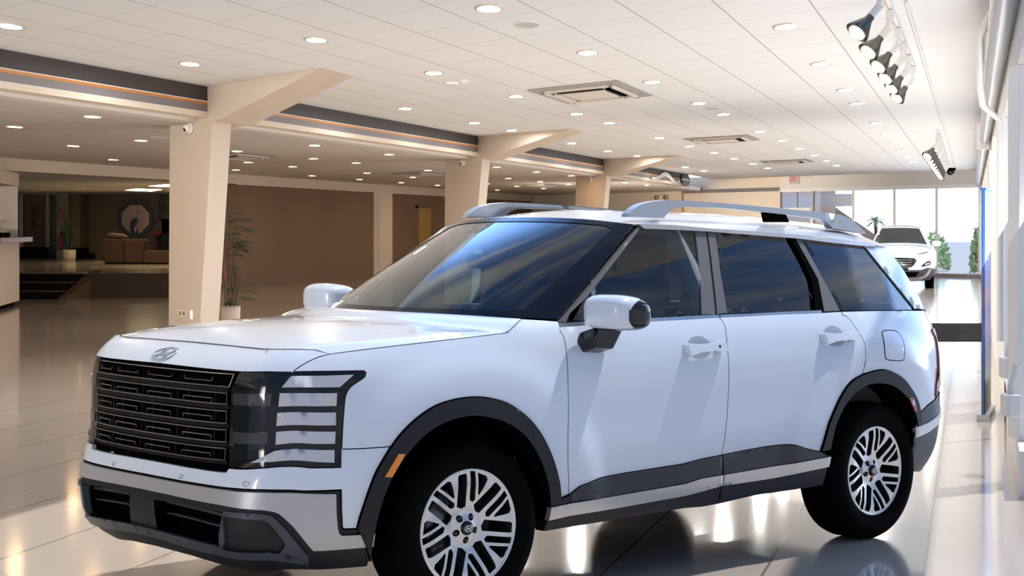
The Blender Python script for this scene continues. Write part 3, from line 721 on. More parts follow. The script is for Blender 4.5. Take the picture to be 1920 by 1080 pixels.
# ---- wheels
R_SC = .247/570.
slots = [[(-92, 215), (-92, 500), (-80, 528), (5, 533), (14, 520), (18, 205), (-30, 190)],
         [(62, 262), (58, 300), (56, 560), (118, 553), (122, 330), (124, 255), (95, 236)],
         [(147, 520), (153, 310), (166, 292), (262, 432), (252, 470)]]
def make_wheel(rim_R, tyre_R, name='wheel'):
    w = empty(name); sc = rim_R/570.
    # local: wheel axis = -y outward
    holes = []
    for g in range(7):
        a0 = math.radians(4-g*360/7)
        for sl in slots:
            holes.append([((x*math.cos(a0)-y*math.sin(a0))*sc, (x*math.sin(a0)+y*math.cos(a0))*sc) for x, y in sl])
    for k in range(5):
        a0 = math.radians(128+72*k)
        holes.append([((118+36*math.cos(t))*sc*math.cos(a0)-34*math.sin(t)*sc*math.sin(a0), (118+36*math.cos(t))*sc*math.sin(a0)+34*math.sin(t)*sc*math.cos(a0)) for t in [2*math.pi*i/12 for i in range(12)]])
    outer = [(rim_R*math.cos(2*math.pi*i/72), rim_R*math.sin(2*math.pi*i/72)) for i in range(72)]
    def mp(x, z, off=0.):
        r = math.hypot(x, z)/rim_R
        d = -.006+.030*max(0, (.78-r)/.5)**1.0 if r > .28 else .030-.018*(1-(r/.28))
        if r < .28: d = .024-.012*(.28-r)/.28*2
        return (x, d-off, z)
    rim = make_panel('rim', outer, mp, [M_MACH, M_POCKET], w, holes=holes, h=.02, gap=0, thick=.045, edge_h=.025)
    mb = MB()
    mb.lathe([(rim_R*.985, .0), (rim_R*.97, .05), (rim_R*.9, .20)], axis='y', n=48)
    mb.build('rim_barrel', M_POCKET, w)
    mb = MB(); mb.lathe([(rim_R+.004, .004), (rim_R+.006, -.008), (rim_R-.004, -.012), (rim_R-.010, -.004)], axis='y', n=72); mb.build('rim_lip', M_MACH, w)
    mb = MB(); s = tyre_R
    rr = rim_R
    mb.lathe([(rr-.004, .0), (rr+.006, -.012), (rr+.05, -.030), (s-.045, -.028), (s-.018, -.012), (s-.004, .012), (s, .05), (s, .19), (s-.01, .225), (s-.05, .255), (rr+.03, .25), (rr-.004, .22)], axis='y', n=72)
    mb.build('tire', M_RUBBER, w)
    mb = MB(); mb.lathe([(0, .075), (.175, .075), (.178, .085), (.178, .1), (0, .1)], axis='y', n=40); mb.build('brake_disc', M_DISC, w)
    mb = MB(); mb.lathe([(rim_R*.97, .17), (0, .17)], axis='y', n=40); mb.build('inner_plate', M_BLACK, w)
    mb = MB(); mb.lathe([(.032, .016), (.031, .0), (.027, -.004), (0, -.005)], axis='y', n=28); cap = mb.build('center_cap', M_GLOSSBLK, w)
    mb = MB(); emblem_strokes(mb, lambda x, z, o=0.: (x, -.006-o, z), 0, 0, .022, .013, .003, 0, .002); mb.build('cap_emblem', M_CHROME, cap)
    for k in range(5):
        a0 = math.radians(128+72*k); x, z = 118*sc*math.cos(a0), 118*sc*math.sin(a0)
        mb = MB(); mb.lathe([(.010, .05), (.010, .018), (.006, .012), (0, .012)], (x, 0, z), axis='y', n=10); mb.build('lug_nut', M_POCKET, w)
    return w
for (x, R, T, sy, yaw) in ((0, .262, .392, 1, -4), (0, .262, .392, -1, 4), (2.97, .2425, .378, 1, 0), (2.97, .2425, .378, -1, 0)):
    wl = make_wheel(R, T)
    wl.parent = suv; wl.location = (x, -.93*sy, T if x else .38)
    wl.location.z = T
    wl.rotation_euler = (0, 0, (math.pi if sy < 0 else 0)+math.radians(yaw if sy > 0 else 0))
# ---- arch liners
def liner(cx, R, s):
    mb = MB(); n = 20; zc = .38
    P = [(cx+R*1.0, .44)] + [(cx+R*math.cos(t), zc+R*math.sin(t)) for t in np.linspace(.12, math.pi-.14, n)] + [(cx-R, .47)]
    y0, y1 = -.90*s, -.55*s
    v = [(x, y0, z) for x, z in P]+[(x, y1, z) for x, z in P]; m_ = len(P)
    mb.add(v, [(i, i+1, m_+i+1, m_+i) for i in range(m_-1)], 0, True)
    mb.add([(x, y1, z) for x, z in P], [tuple(range(m_))])
    mb.build('arch_liner', M_BLACK, suv)
for s in (1, -1): liner(-.03, .575, s); liner(2.94, .545, s)
# ---- underbody and cabin
mb = MB(); mb.box((-.72, -.54, .26), (3.6, .54, .42)); mb.box((.62, -.90, .34), (2.36, .90, .46)); mb.box((3.2, -.66, .38), (3.62, .66, .6)); mb.build('underbody', M_BLACK, suv)
mb = MB(); mb.box((-.62, -.54, .45), (.35, .54, 1.12)); mb.build('engine_block', M_BLACK, suv)
mb = MB(); mb.box((.40, -.84, .46), (3.1, .84, .50)); mb.box((3.1, -.72, .46), (3.58, .72, .50)); mb.box((.36, -.84, .46), (.42, .84, 1.22)); mb.box((3.55, -.80, .5), (3.60, .80, 1.2))
for s in (-1, 1): mb.box((.55, s*.80-.012, .46), (3.55, s*.80+.012, 1.24))
mb.build('cabin_tub', M_INT, suv)
mb = MB(); mb.hexa([(.40, -.80, 1.05), (.88, -.80, .95), (.88, .80, .95), (.40, .80, 1.05), (.32, -.78, 1.285), (.80, -.78, 1.255), (.80, .78, 1.255), (.32, .78, 1.285)]); mb.box((.74, -.12, 1.2), (.78, .45, 1.33)); mb.build('dashboard', M_INT, suv, bevel=.03)
mb = MB(); ring = [(.98+.06*math.sin(t), -.38+.185*math.cos(t), 1.13+.175*math.sin(t)) for t in [2*math.pi*i/28 for i in range(29)]]
mb.tube(ring, .015, 8, caps=False); mb.tube([(.98, -.55, 1.13), (.97, -.38, 1.12), (.98, -.21, 1.13)], .02, 8); mb.tube([(.97, -.38, 1.12), (.85, -.38, 1.08)], .04, 10); mb.build('steering_wheel', M_INT, suv)
def seat(x, y, wd, name):
    sgrp = part(name)
    for nm, c, d, e in (('seat_cushion', (x-.20, y, .80), (.27, wd, .10), .45), ('backrest', (x+.10, y, 1.12), (.12, wd*.95, .33), .45), ('headrest', (x+.17, y, 1.52), (.06, min(wd*.5, .14), .10), .5)):
        v, f = superell(c, d, e, 24, 12)
        v = [(p[0]+(p[2]-.9)*.22 if nm != 'seat_cushion' else p[0], p[1], p[2]) for p in v]
        MB().add(v, f, 0, True).build(nm, M_INT, sgrp)
    if nm:
        for dy in (-.04, .04):
            mb = MB(); mb.tube([(x+.23, y+dy, 1.38), (x+.27, y+dy, 1.48)], .006, 6); mb.build('headrest_post', M_DCHROME, sgrp)
for x in (1.35, 2.25, 3.0):
    for y in (-.40, .40): seat(x, y, .25, 'seat')
for s in (-1, 1):
  for k_ in (0, 1):
    mb = MB()
    if k_ == 0: mb.tube([tuple(G(1.69, 1.22, -.05)*np.array([1, s, 1])), tuple(G(1.66, 1.5, -.05)*np.array([1, s, 1])), tuple(G(1.62, 1.70, -.06)*np.array([1, s, 1]))], .05, 8)
    else: mb.tube([tuple(G(2.55, 1.22, -.05)*np.array([1, s, 1])), tuple(G(2.45, 1.66, -.06)*np.array([1, s, 1]))], .045, 8)
    mb.build('pillar_lining', M_INTL, suv)
DOWN_UP = [(-4.73, 17.08), (-3.74, 21.05), (-1.98, 18.35), (-0.2, 15.71), (2.59, 17.13), (0.82, 19.7), (-0.96, 22.29), (3.59, 21.05), (1.83, 23.68), (0.06, 26.29), (-1.71, 29.01), (4.61, 25.06), (5.29, 27.76), (2.86, 27.76), (1.08, 30.38), (-0.69, 33.03), (3.55, 30.48), (1.77, 33.03), (-0.01, 35.58), (6.64, 33.03), (4.92, 35.98), (3.13, 38.57), (1.35, 41.02), (7.69, 37.23), (5.92, 39.76), (4.17, 42.65), (2.39, 45.36), (8.66, 41.02), (6.95, 43.81), (5.17, 46.34), (3.34, 48.5), (9.75, 45.36), (8.02, 48.07), (6.17, 50.32), (10.73, 49.17), (9.0, 51.94), (7.24, 54.58), (5.5, 57.51), (6.49, 61.34), (11.66, 52.79), (10.03, 56.01), (8.25, 58.55)]
DOWN_LOW = [(-2.43, 35.86), (-3.49, 40.64), (-3.86, 48.28), (-4.61, 54.8), (-2.14, 46.01), (-2.87, 52.44), (-3.59, 58.76), (-2.57, 62.52), (-0.37, 43.54), (-0.11, 53.59), (-0.83, 60.21), (-0.58, 70.68), (0.64, 47.35), (0.89, 57.37), (0.17, 64.17), (1.18, 67.73), (1.66, 50.8), (1.9, 60.96), (3.66, 58.76), (4.65, 62.52), (-5.45, 23.56), (-7.11, 25.94), (-7.76, 32.08), (-6.16, 30.1), (-8.51, 38.7), (-5.21, 34.34), (-5.86, 40.3), (-6.94, 45.58), (-3.47, 31.87), (-4.17, 38.1), (-5.22, 43.16), (-5.6, 50.8)]
# ------------------------------------------------------------------ showroom shell
# the plan is not square: long walls run along e1, cross walls along e2
E1 = Vector((.2538, 1.)); E2 = Vector((-.635, 1.))
ZC, ZL, ZA = 3.62, 3.16, 2.90       # upper ceiling, lower ceiling, alcove ceiling
PF, PR, PL = -10.35, .30, -20.3     # fascia line, right wall, left wall (offset right of the long axis through the camera foot)
def W(p, y, z=0.): return (p+.2538*y, y, z)
FAR0 = Vector((15.63, 60.4))
def FW(k, z=0., d=0.): q = FAR0+E2*k+E1*d; return (q.x, q.y, z)
def struct(o): o['kind'] = 'structure'; return o
WORLD_STR = .46; EXPOSURE = 0.14; SEC_AZ = math.radians(18); SEC_LO, SEC_HI, SEC_GAIN = .45, .95, 9.0

def tile_mat(name, base, line_l, line_t, pl, pt, ol, ot, wl, wt, rough, spec=.5, var=.03, coat=0., bump=.0):
    """skewed tile grid: long joints along e1 every pl, cross joints along e2 every pt"""
    m = mat(name, base, rough=rough, spec=spec, coat=coat)
    N, L = nodes(m); b = N['Principled BSDF']
    g = N.new('ShaderNodeNewGeometry'); s = N.new('ShaderNodeSeparateXYZ'); L.new(g.outputs['Position'], s.inputs[0])
    def M(op, a, c=None):
        n = N.new('ShaderNodeMath'); n.operation = op
        for i, q in enumerate((a, c)):
            if q is None: continue
            if isinstance(q, (int, float)): n.inputs[i].default_value = q
            else: L.new(q, n.inputs[i])
        return n.outputs[0]
    k1 = M('ADD', M('DIVIDE', M('SUBTRACT', s.outputs['X'], M('MULTIPLY', s.outputs['Y'], .2538)), pl), ol)
    k2 = M('ADD', M('DIVIDE', M('ADD', s.outputs['Y'], M('MULTIPLY', s.outputs['X'], 1.575)), pt), ot)
    def line(k, wd): return M('LESS_THAN', M('ABSOLUTE', M('SUBTRACT', M('FRACT', M('ADD', k, .5)), .5)), wd)
    l1 = line(k1, wl); l2 = line(k2, wt)
    wn = N.new('ShaderNodeTexWhiteNoise'); wn.noise_dimensions = '2D'
    cb = N.new('ShaderNodeCombineXYZ'); L.new(M('FLOOR', k1), cb.inputs[0]); L.new(M('FLOOR', k2), cb.inputs[1]); L.new(cb.outputs[0], wn.inputs['Vector'])
    hs = N.new('ShaderNodeHueSaturation'); hs.inputs['Color'].default_value = (*base, 1)
    L.new(M('ADD', M('MULTIPLY', wn.outputs['Value'], var), 1-var/2), hs.inputs['Value'])
    m1 = N.new('ShaderNodeMixRGB'); m1.inputs['Color2'].default_value = (*line_t, 1); L.new(l2, m1.inputs['Fac']); L.new(hs.outputs[0], m1.inputs['Color1'])
    m2 = N.new('ShaderNodeMixRGB'); m2.inputs['Color2'].default_value = (*line_l, 1); L.new(l1, m2.inputs['Fac']); L.new(m1.outputs[0], m2.inputs['Color1'])
    L.new(m2.outputs[0], b.inputs['Base Color'])
    if bump:
        nz = N.new('ShaderNodeTexNoise'); nz.inputs['Scale'].default_value = .7; bp = N.new('ShaderNodeBump'); bp.inputs['Strength'].default_value = bump; bp.inputs['Distance'].default_value = .02
        L.new(g.outputs['Position'], nz.inputs['Vector']); L.new(nz.outputs['Fac'], bp.inputs['Height']); L.new(bp.outputs['Normal'], b.inputs['Normal'])
    return m
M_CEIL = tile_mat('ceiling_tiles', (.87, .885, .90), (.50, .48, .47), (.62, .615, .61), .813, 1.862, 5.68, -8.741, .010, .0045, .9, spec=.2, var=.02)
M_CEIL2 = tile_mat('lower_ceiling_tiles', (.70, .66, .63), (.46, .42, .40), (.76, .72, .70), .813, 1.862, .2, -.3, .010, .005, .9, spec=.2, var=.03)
M_FLOOR = tile_mat('polished_floor_tiles', (.53, .465, .40), (.23, .205, .18), (.40, .355, .31), .80, 1.80, .30, .2, .010, .004, .10, spec=1., var=.03, bump=.006)
M_WHITE = noise_bump(mat('white_wall_paint', (.80, .77, .73), rough=.8, spec=.2), 90, .06, .004)
M_CREAM = noise_bump(mat('cream_wall_paint', (.80, .70, .58), rough=.8, spec=.2), 90, .06, .004)
M_BROWN = noise_bump(mat('brown_textured_wall', (.23, .15, .10), rough=.75, spec=.25), 14, .25, .02, 6)
M_COLUMN = noise_bump(mat('column_plaster', (.70, .60, .50), rough=.75, spec=.2), 60, .08, .004)
M_FASC = mat('fascia_dark', (.052, .043, .044), rough=.6)
M_ORANGE = mat('fascia_orange', (.62, .25, .05), rough=.5)
M_FGREY = mat('fascia_grey', (.24, .215, .225), rough=.6)
M_FRAME = mat('window_frame_white', (.88, .88, .87), rough=.45)
M_FRAMEG = mat('frame_grey_metal', (.34, .32, .30), rough=.45, metal=.5)
M_GLASSW = glass('shop_window_glass', (1, 1, 1), .03, refl=.8)
M_CARPET = noise_bump(mat('black_step_carpet', (.012, .011, .010), rough=.95, spec=.1), 300, .4, .01)
M_NOSING = mat('brown_step_nosing', (.10, .055, .032), rough=.5)
M_WOOD = noise_color(mat('warm_wood', (.25, .1, .04), rough=.45), 3, (.23, .085, .035), (.34, .135, .055), stretch=(8, 8, .6))
M_LENSLIT = mat('downlight_lens_lit', (1, 1, 1), emit=(1, .955, .92), estr=200.)
M_LENSWARM = mat('downlight_lens_warm', (1, 1, 1), emit=(1, .62, .30), estr=34.)
M_TRIMRING = mat('downlight_trim_ring', (.72, .66, .55), rough=.35, metal=.3)
M_PLASTIC = mat('white_plastic', (.80, .79, .77), rough=.4)

# floor, ceilings
def slab(name, pts, z0, z1, m): return struct(MB().prism([tuple(p[:2]) for p in pts], z0, z1).build(name, m))
slab('floor', [(-30, -4), (5, -4), (5, 18.1), FW(-.3, 0, .3), FW(24.6, 0, .3), (-30, 92)], -.12, 0, M_FLOOR)
slab('ceiling', [W(PF+.0, 4), W(-4.7, 4), W(-4.5, 13.9), W(PR, 13.9), FW(-.1), FW(12.3), W(PF, 72)], ZC, ZC+.15, M_CEIL)
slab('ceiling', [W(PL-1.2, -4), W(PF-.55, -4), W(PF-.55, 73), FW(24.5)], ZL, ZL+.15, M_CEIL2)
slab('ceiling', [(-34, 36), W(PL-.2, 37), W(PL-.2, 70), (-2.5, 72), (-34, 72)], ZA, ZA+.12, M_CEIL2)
# raised level at the back left with its ramp and steps
slab('floor', [(-30, 45.0), (-10.2, 45.0), (-10.2, 44.0), (-7.35, 44.0), (-7.75, 50.05), (-7.9, 50.4), W(PL-.36, 72), (-30, 72)], 0.0, .6, M_FLOOR)
struct(MB().prism([(-10.25, 43.90), (-7.37, 43.90), (-7.37, 43.99), (-10.25, 43.99)], 0, .60).build('trim_44', mat('platform_front_brown', (.060, .042, .030), rough=.85, spec=.1)))
st = thing('steps', 'black carpeted steps with brown nosings rising beside the reception desk', 'steps', (-13.5, 43.5, 0))
for i in range(3):
    y0 = 43.05+.52*i; xr = -10.72+.14*i
    mb = MB().box((-17.5+13.5, y0-43.5, .2*i), (xr+13.5, 45.0-43.5, .2*i+.17)); mb.build('step', M_CARPET, st)
    MB().box((-17.5+13.5, y0-.02-43.5, .2*i+.17), (xr+.02+13.5, y0+.5-43.5, .2*i+.2)).build('step_nosing', M_NOSING, st)
mb = MB().hexa([(-10.74+13.5, -.55, 0), (-10.55+13.5, -.55, 0), (-10.0+13.5, .9, 0), (-10.3+13.5, .9, 0), (-10.74+13.5, -.55, .04), (-10.55+13.5, -.55, .04), (-10.0+13.5, .9, .66), (-10.3+13.5, .9, .66)]); mb.build('stringer', M_NOSING, st)

# fascia between the two ceilings with its colour bands
z = lambda v: CAM_H+(425-v)*24.56/3400
FY = (-4, 66.2)
def fband(name, za, zb, m, d=.0, d2=-.5, y=FY):
    pts = [W(PF+d, y[0]), W(PF+d, y[1]), W(PF+d2, y[1]), W(PF+d2, y[0])]
    return struct(MB().prism([q[:2] for q in pts], zb, za).build(name, m))
fband('trim_1', ZC, z(190), M_FASC)
fband('trim_2', z(190), z(192), M_WHITE, .012)
fband('trim_3', z(192), z(196.7), M_ORANGE, .004)
fband('trim_4', z(196.7), z(210), M_FGREY)
fband('trim_5', z(210), z(211.5), M_WHITE, .012)
fband('trim_6', z(211.5), z(220.7), M_CREAM, .01)
fband('trim_7', ZL-.002, z(220.7), M_WHITE, -.25, -.54)

# columns with sloping haunches
def column(y, label):
    c = thing('column', label, 'column'); c['kind'] = 'thing'
    o = Vector(W(PF, y)); c.location = o; zt = ZL-.004
    e2 = E2*1.; e1 = E1*1.
    def q(a, b, z_): v = e1*a+e2*b; return (v.x, v.y, z_)
    # the shaft: fixed outer edge, inner edge leaning in towards the foot
    s0, s1 = 1.16, -.13   # along e2 at the top (left edge, corner)
    f1 = .14
    mb = MB().hexa([q(.0, s0+.04, 0), q(.0, f1+.15, 0), q(.62, f1+.15, 0), q(.62, s0+.04, 0), q(.0, s0, zt), q(.0, s1, zt), q(.62, s1, zt), q(.62, s0, zt)])
    mb.build('shaft', M_COLUMN, c)
    # haunch: wedge running from the fascia out under the ceiling
    mb = MB().add([q(-.02, .52, zt-.01), q(-.02, -.28, zt-.01), q(-.02, -2.9, ZC-.001), q(-.02, .52, ZC-.001), q(1.15, .52, zt-.01), q(1.15, -.28, zt-.01), q(1.15, -2.9, ZC-.001), q(1.15, .52, ZC-.001)],
                  [(0, 1, 2, 3), (4, 7, 6, 5), (0, 4, 5, 1), (1, 5, 6, 2), (2, 6, 7, 3), (3, 7, 4, 0)])
    mb.build('haunch', M_COLUMN, c)
    return c
cols = [column(24.56, 'nearest white column, tapered with a sloping haunch, rising behind the SUV hood'),
        column(38.0, 'middle tapered white column, seen above the windshield of the white SUV'),
        column(50.9, 'farthest tapered white column, seen just above the SUV roof')]
for i, (y, lb) in enumerate(((24.56, 'round white camera dome high on the nearest column'), (38.0, 'round white camera dome high on the middle column'), (50.9, 'round white camera dome high on the farthest column'))):
    o = Vector(W(PF, y))+Vector((*(E2*.50), 0)); o.z = z(237); o.y -= .05
    d = thing('security_camera', lb, 'camera', o, math.atan2(1, .2538)-math.pi/2-.25, group='cameras on the columns')
    MB().lathe([(.0, 0), (.075, 0), (.075, -.03), (.06, -.05), (0, -.05)], axis='y', n=20, sx=.8).build('camera_base', M_PLASTIC, d)
    v, f = superell((0, -.075, 0), (.052, .05, .055), 1., 18, 12); MB().add(v, f, 0, True).build('camera_dome', M_PLASTIC, d)
    v, f = superell((-.012, -.10, -.022), (.026, .034, .026), 1., 14, 10); MB().add(v, f, 0, True).build('camera_eye', M_GLOSSBLK, d)
# socket plates on the nearest column
o = Vector(W(PF, 24.56))+Vector((*(E2*.76), 0)); o.z = 1.7257-165*24.9/3400
s_ = thing('socket_plate', 'small beige double socket plate low on the nearest column', 'socket', o, 0)
MB().box((-.055, -.05, -.055), (.055, -.004, .055)).build('plate', mat('beige_plastic', (.55, .45, .28), rough=.5), s_, bevel=.006)
for dx in (-.024, .024): MB().box((dx-.013, -.054, -.028), (dx+.013, -.049, .028)).build('outlet', M_NOSING, s_)
o = Vector(W(PF, 24.56))+Vector((*(E2*.47), 0)); o.z = 1.7257-167*24.7/3400
tag(MB().box((-.02, -.05, -.06), (.02, -.004, .06)).build('switch_plate', M_PLASTIC, None, loc=o), 'narrow white plate right of the beige socket plate on the column', 'plate')

# right wall: header, kerb, posts and panes
def pbox(name, p0, p1, y0, y1, z0, z1, m, st=True):
    o = MB().prism([W(p0, y0)[:2], W(p1, y0)[:2], W(p1, y1)[:2], W(p0, y1)[:2]], z0, z1).build(name, m)
    return struct(o) if st else o
pbox('wall_right', PR, PR+.4, 8.6, 61.2, 2.81, ZC+.15, M_WHITE)
pbox('wall_right', PR, PR+.4, 11.5, 61.2, 0, .30, M_WHITE)
posts = [12.1, 17.8, 21.7, 25.5, 29.5, 33.5, 38, 43, 48, 53, 58, 60.6]
for i, y in enumerate(posts):
    x0 = W(PR, y)[0]
    struct(MB().box((x0+.005, y-.02, .30), (x0+.145, y+.25, 2.81)).build('trim_%d' % (8+i), M_FRAME, bevel=.006))
    if i < len(posts)-1:
        y2 = posts[i+1]
        o = pbox('window_%d' % (i+1), PR+.17, PR+.178, y+.25, y2-.02, .30, 2.81, M_GLASSW)
        f = pbox('window_frame', PR+.15, PR+.2, y+.25, y2-.02, .30, .36, M_FRAME, False); f.parent = o
        f = pbox('window_frame', PR+.15, PR+.2, (y+y2)/2+.07, (y+y2)/2+.13, .36, 2.81, M_FRAME, False); f.parent = o
# far wall: solid part, header, glazed shopfront with door
def fwall(name, k0, k1, z0, z1, m, d0=0., d1=.3):
    return struct(MB().prism([FW(k0, 0, d0)[:2], FW(k1, 0, d0)[:2], FW(k1, 0, d1)[:2], FW(k0, 0, d1)[:2]], z0, z1).build(name, m))
fwall('wall_far', 8.55, 24.2, 0, ZC+.1, M_CREAM)
fwall('wall_far', -.3, 8.55, 3.16, ZC+.1, M_WHITE)
fwall('trim_30', -.05, 8.6, 3.03, 3.16, M_FRAME, -.04, .12)
fwall('trim_31', -.05, 6.9, 0, .13, M_FRAMEG, -.06, .14)
ks = [.06, 1.71, 3.42, 5.18, 6.94, 8.5]
for i, k in enumerate(ks): fwall('trim_%d' % (32+i), k-.055, k+.055, 0, 3.05, M_FRAME if i < 4 else M_FRAMEG, -.04, .10)
for i in range(4):
    fwall('window_%d' % (20+i), ks[i]+.055, ks[i+1]-.055, .13, 3.03, M_GLASSW, .02, .03)
dr = fwall('door_1', ks[4]+.11, ks[5]-.11, .06, 2.33, M_GLASSW, .02, .03)
for k0, k1, z0, z1 in ((ks[4]+.06, ks[4]+.18, 0, 2.42), (ks[5]-.18, ks[5]-.06, 0, 2.42), (ks[4]+.06, ks[5]-.06, 2.3, 2.44), (ks[4]+.06, ks[5]-.06, 0, .2)):
    f = fwall('door_frame', k0, k1, z0, z1, M_FRAME, -.02, .07); f.parent = dr
fwall('window_24', ks[4]+.06, ks[5]-.06, 2.44, 3.03, M_GLASSW, .02, .03)
fwall('trim_38', (ks[4]+ks[5])/2-.03, (ks[4]+ks[5])/2+.03, 2.44, 3.03, M_FRAMEG, -.01, .06)
# grey rail along the far wall, pier under the fascia end
fwall('trim_39', 8.6, 13.55, 3.08, 3.22, M_FRAMEG, -.09, .0)
fwall('trim_40', 13.6, 15.3, 0, ZL, M_CREAM, -.5, .0)
# left wall, pilaster and far corner pier
pbox('wall_left', PL-.35, PL, 50, 84.5, 0, ZL, M_BROWN)
pbox('wall_left', PL-.35, PL+.18, 36.6, 50, ZA, ZL, M_CREAM)
pbox('trim_41', PL-.35, PL+.20, 50, 84.5, ZA-.02, ZL, M_CREAM)
pbox('trim_42', PL, PL+.22, 61.5, 62.8, 0, ZA-.02, M_CREAM)
pbox('wall_left', PL-.6, PL, -4, 34.4, 0, ZL, M_CREAM)
MBp = MB()
prof = [(0, .62), (1.2, .52), (1.9, .60), (2.3, .78), (2.6, 1.15), (2.75, 1.6)]
for (za, wa), (zb, wb) in zip(prof[:-1], prof[1:]):
    MBp.hexa([FW(21.2+wa, za, -.55), FW(20.6, za, -.55), FW(20.6, za, -.01), FW(21.2+wa, za, -.01), FW(21.2+wb, zb, -.55), FW(20.6, zb, -.55), FW(20.6, zb, -.01), FW(21.2+wb, zb, -.01)])
struct(MBp.build('trim_43', M_COLUMN))
# window with a yellow blind in the left wall
d2 = pbox('window_25', PL-.01, PL+.03, 66.2, 68.0, .2, 2.41, noise_color(mat('yellow_blind', (.45, .27, .05), rough=.6), 1.5, (.36, .21, .04), (.52, .33, .07), stretch=(1, 1, 14)))
for y0, y1, z0, z1 in ((66.1, 66.25, .1, 2.5), (67.95, 68.1, .1, 2.5), (66.1, 68.1, 2.41, 2.5)):
    f = pbox('window_frame', PL-.01, PL+.09, y0, y1, z0, z1, M_BROWN, False); f.parent = d2

# ------------------------------------------------------------------ ceiling fittings
def downlight(lst, zc, label, group, lm=None):
    p0 = None
    for i, (x, y) in enumerate(lst):
        if p0 is None:
            t = thing('downlight', label, 'ceiling light', (x, y, zc), 0, group)
            mb = MB().lathe([(.75, .0), (1.0, .0), (1.06, -.05), (1.28, -.055), (1.34, .0)], n=28, sx=.093, sy=.225); mb.v = [(a, b, c*.25) for a, b, c in mb.v]
            mb.build('trim_ring', M_TRIMRING, t)
            mb = MB().lathe([(1.02, -.008), (0, -.010)], n=28, sx=.093, sy=.225); mb.build('lens', lm or M_LENSLIT, t)
            p0 = t; km = kidmap(t)
        else:
            c = copy_tree(p0, None, km); c.location = (x, y, zc)
downlight(DOWN_UP, ZC, 'round glowing downlight recessed in the high white tiled ceiling', 'downlights in the high ceiling')
downlight(DOWN_LOW, ZL, 'round glowing downlight recessed in the dim lower ceiling behind the columns', 'downlights in the lower ceiling', M_LENSWARM)
t = thing('downlight', 'single small downlight in the alcove ceiling above the potted snake plant', 'ceiling light', (-12.68, 53.24, ZA))
MB().lathe([(.8, .0), (1.05, -.03), (1.3, -.012), (1.34, 0)], n=24, sx=.09, sy=.22).build('trim_ring', M_TRIMRING, t)
MB().lathe([(1.02, -.006), (0, -.008)], n=24, sx=.09, sy=.22).build('lens', M_LENSWARM, t)
M_PANEL = mat('light_panel_lit', (1, 1, 1), emit=(1, .82, .48), estr=9.)
for pts, lb in (([(-12.3, 57.6), (-11.42, 55.0), (-10.85, 56.2), (-11.75, 59.2)], 'lit square ceiling panel above the octagonal window'), ([(-10.35, 51.6), (-9.5, 49.5), (-8.8, 50.6), (-9.6, 53.2)], 'lit square ceiling panel half hidden by the nearest column')):
    c = Vector((sum(p[0] for p in pts)/4, sum(p[1] for p in pts)/4, ZA))
    t = thing('light_panel', lb, 'ceiling light', c)
    L_ = [(p[0]-c.x, p[1]-c.y) for p in pts]
    MB().prism([(a*1.06, b*1.06) for a, b in L_], -.02, 0).build('panel_frame', M_PLASTIC, t)
    MB().prism([(a*.98, b*.98) for a, b in L_], -.026, -.0205).build('diffuser', M_PANEL, t)

M_ACF = mat('cassette_surround_grey', (.38, .36, .36), rough=.6)
M_ACP = mat('cassette_panel_cream', (.74, .69, .63), rough=.5)
def cassette(pts, zc, label, sc=1.):
    P = [Vector((*p, 0)) for p in pts]     # far-left, top, right, bottom corners seen from below
    c = sum(P, Vector())/4
    t = thing('air_conditioner', label, 'air conditioner', (c.x, c.y, zc-.004), 0, 'ceiling air conditioners')
    u = (P[1]-P[0]+P[2]-P[3])/4; v = (P[3]-P[0]+P[2]-P[1])/4
    def q(a, b, z_): r = u*a+v*b; return (r.x, r.y, z_)
    def rect(a0, a1, b0, b1, z0, z1, nm, m, bev=0):
        o = MB().hexa([q(a0, b0, z0), q(a1, b0, z0), q(a1, b1, z0), q(a0, b1, z0), q(a0, b0, z1), q(a1, b0, z1), q(a1, b1, z1), q(a0, b1, z1)]).build(nm, m, t, bevel=bev)
        return o
    rect(-1, 1, -1, 1, -.012, 0, 'surround', M_ACF)
    for a0, a1, b0, b1 in ((-.80, .80, -.80, -.70), (-.80, .80, .70, .80), (-.80, -.70, -.80, .80), (.70, .80, -.80, .80)): rect(a0, a1, b0, b1, -.045, -.012, 'panel_border', M_ACP, .008)
    rect(-.45, .45, -.42, .45, -.05, -.012, 'intake_panel', M_ACP, .012)
    for a0, a1, b0, b1 in ((-.5, .5, -.64, -.52), (.52, .64, -.45, .45)): rect(a0, a1, b0, b1, -.043, -.0121, 'air_slot', M_BLACK)
    for a0, a1, b0, b1 in ((-.5, .5, .54, .62), (-.64, -.54, -.45, .45)): rect(a0, a1, b0, b1, -.06, -.012, 'louvre', M_ACP, .006)
cassette([(.21, 25.06), (1.36, 23.42), (2.02, 26.08), (.87, 27.76)], ZC, 'nearest and largest square ceiling air conditioner, in front of the middle column')
cassette([(3.69, 39.03), (4.81, 37.17), (5.4, 39.51), (4.19, 41.02)], ZC, 'second square ceiling air conditioner of the row in the high ceiling')
cassette([(7.13, 52.36), (8.25, 50.71), (8.8, 52.79), (7.75, 54.58)], ZC, 'farthest square air conditioner in the high ceiling, above the exit sign')
cassette([(-3.23, 48.77), (-2.4, 47.0), (-1.7, 49.6), (-2.55, 51.4)], ZL, 'dark ceiling air conditioner in the lower ceiling beside the middle column')
cassette([(.35, 61.73), (1.1, 60.0), (1.75, 62.6), (1.0, 64.4)], ZL, 'dark ceiling air conditioner in the lower ceiling between middle and farthest columns')
cassette([(-6.1, 36.6), (-5.35, 34.6), (-4.75, 36.9), (-5.55, 38.9)], ZL, 'ceiling air conditioner in the lower ceiling right of the nearest column')
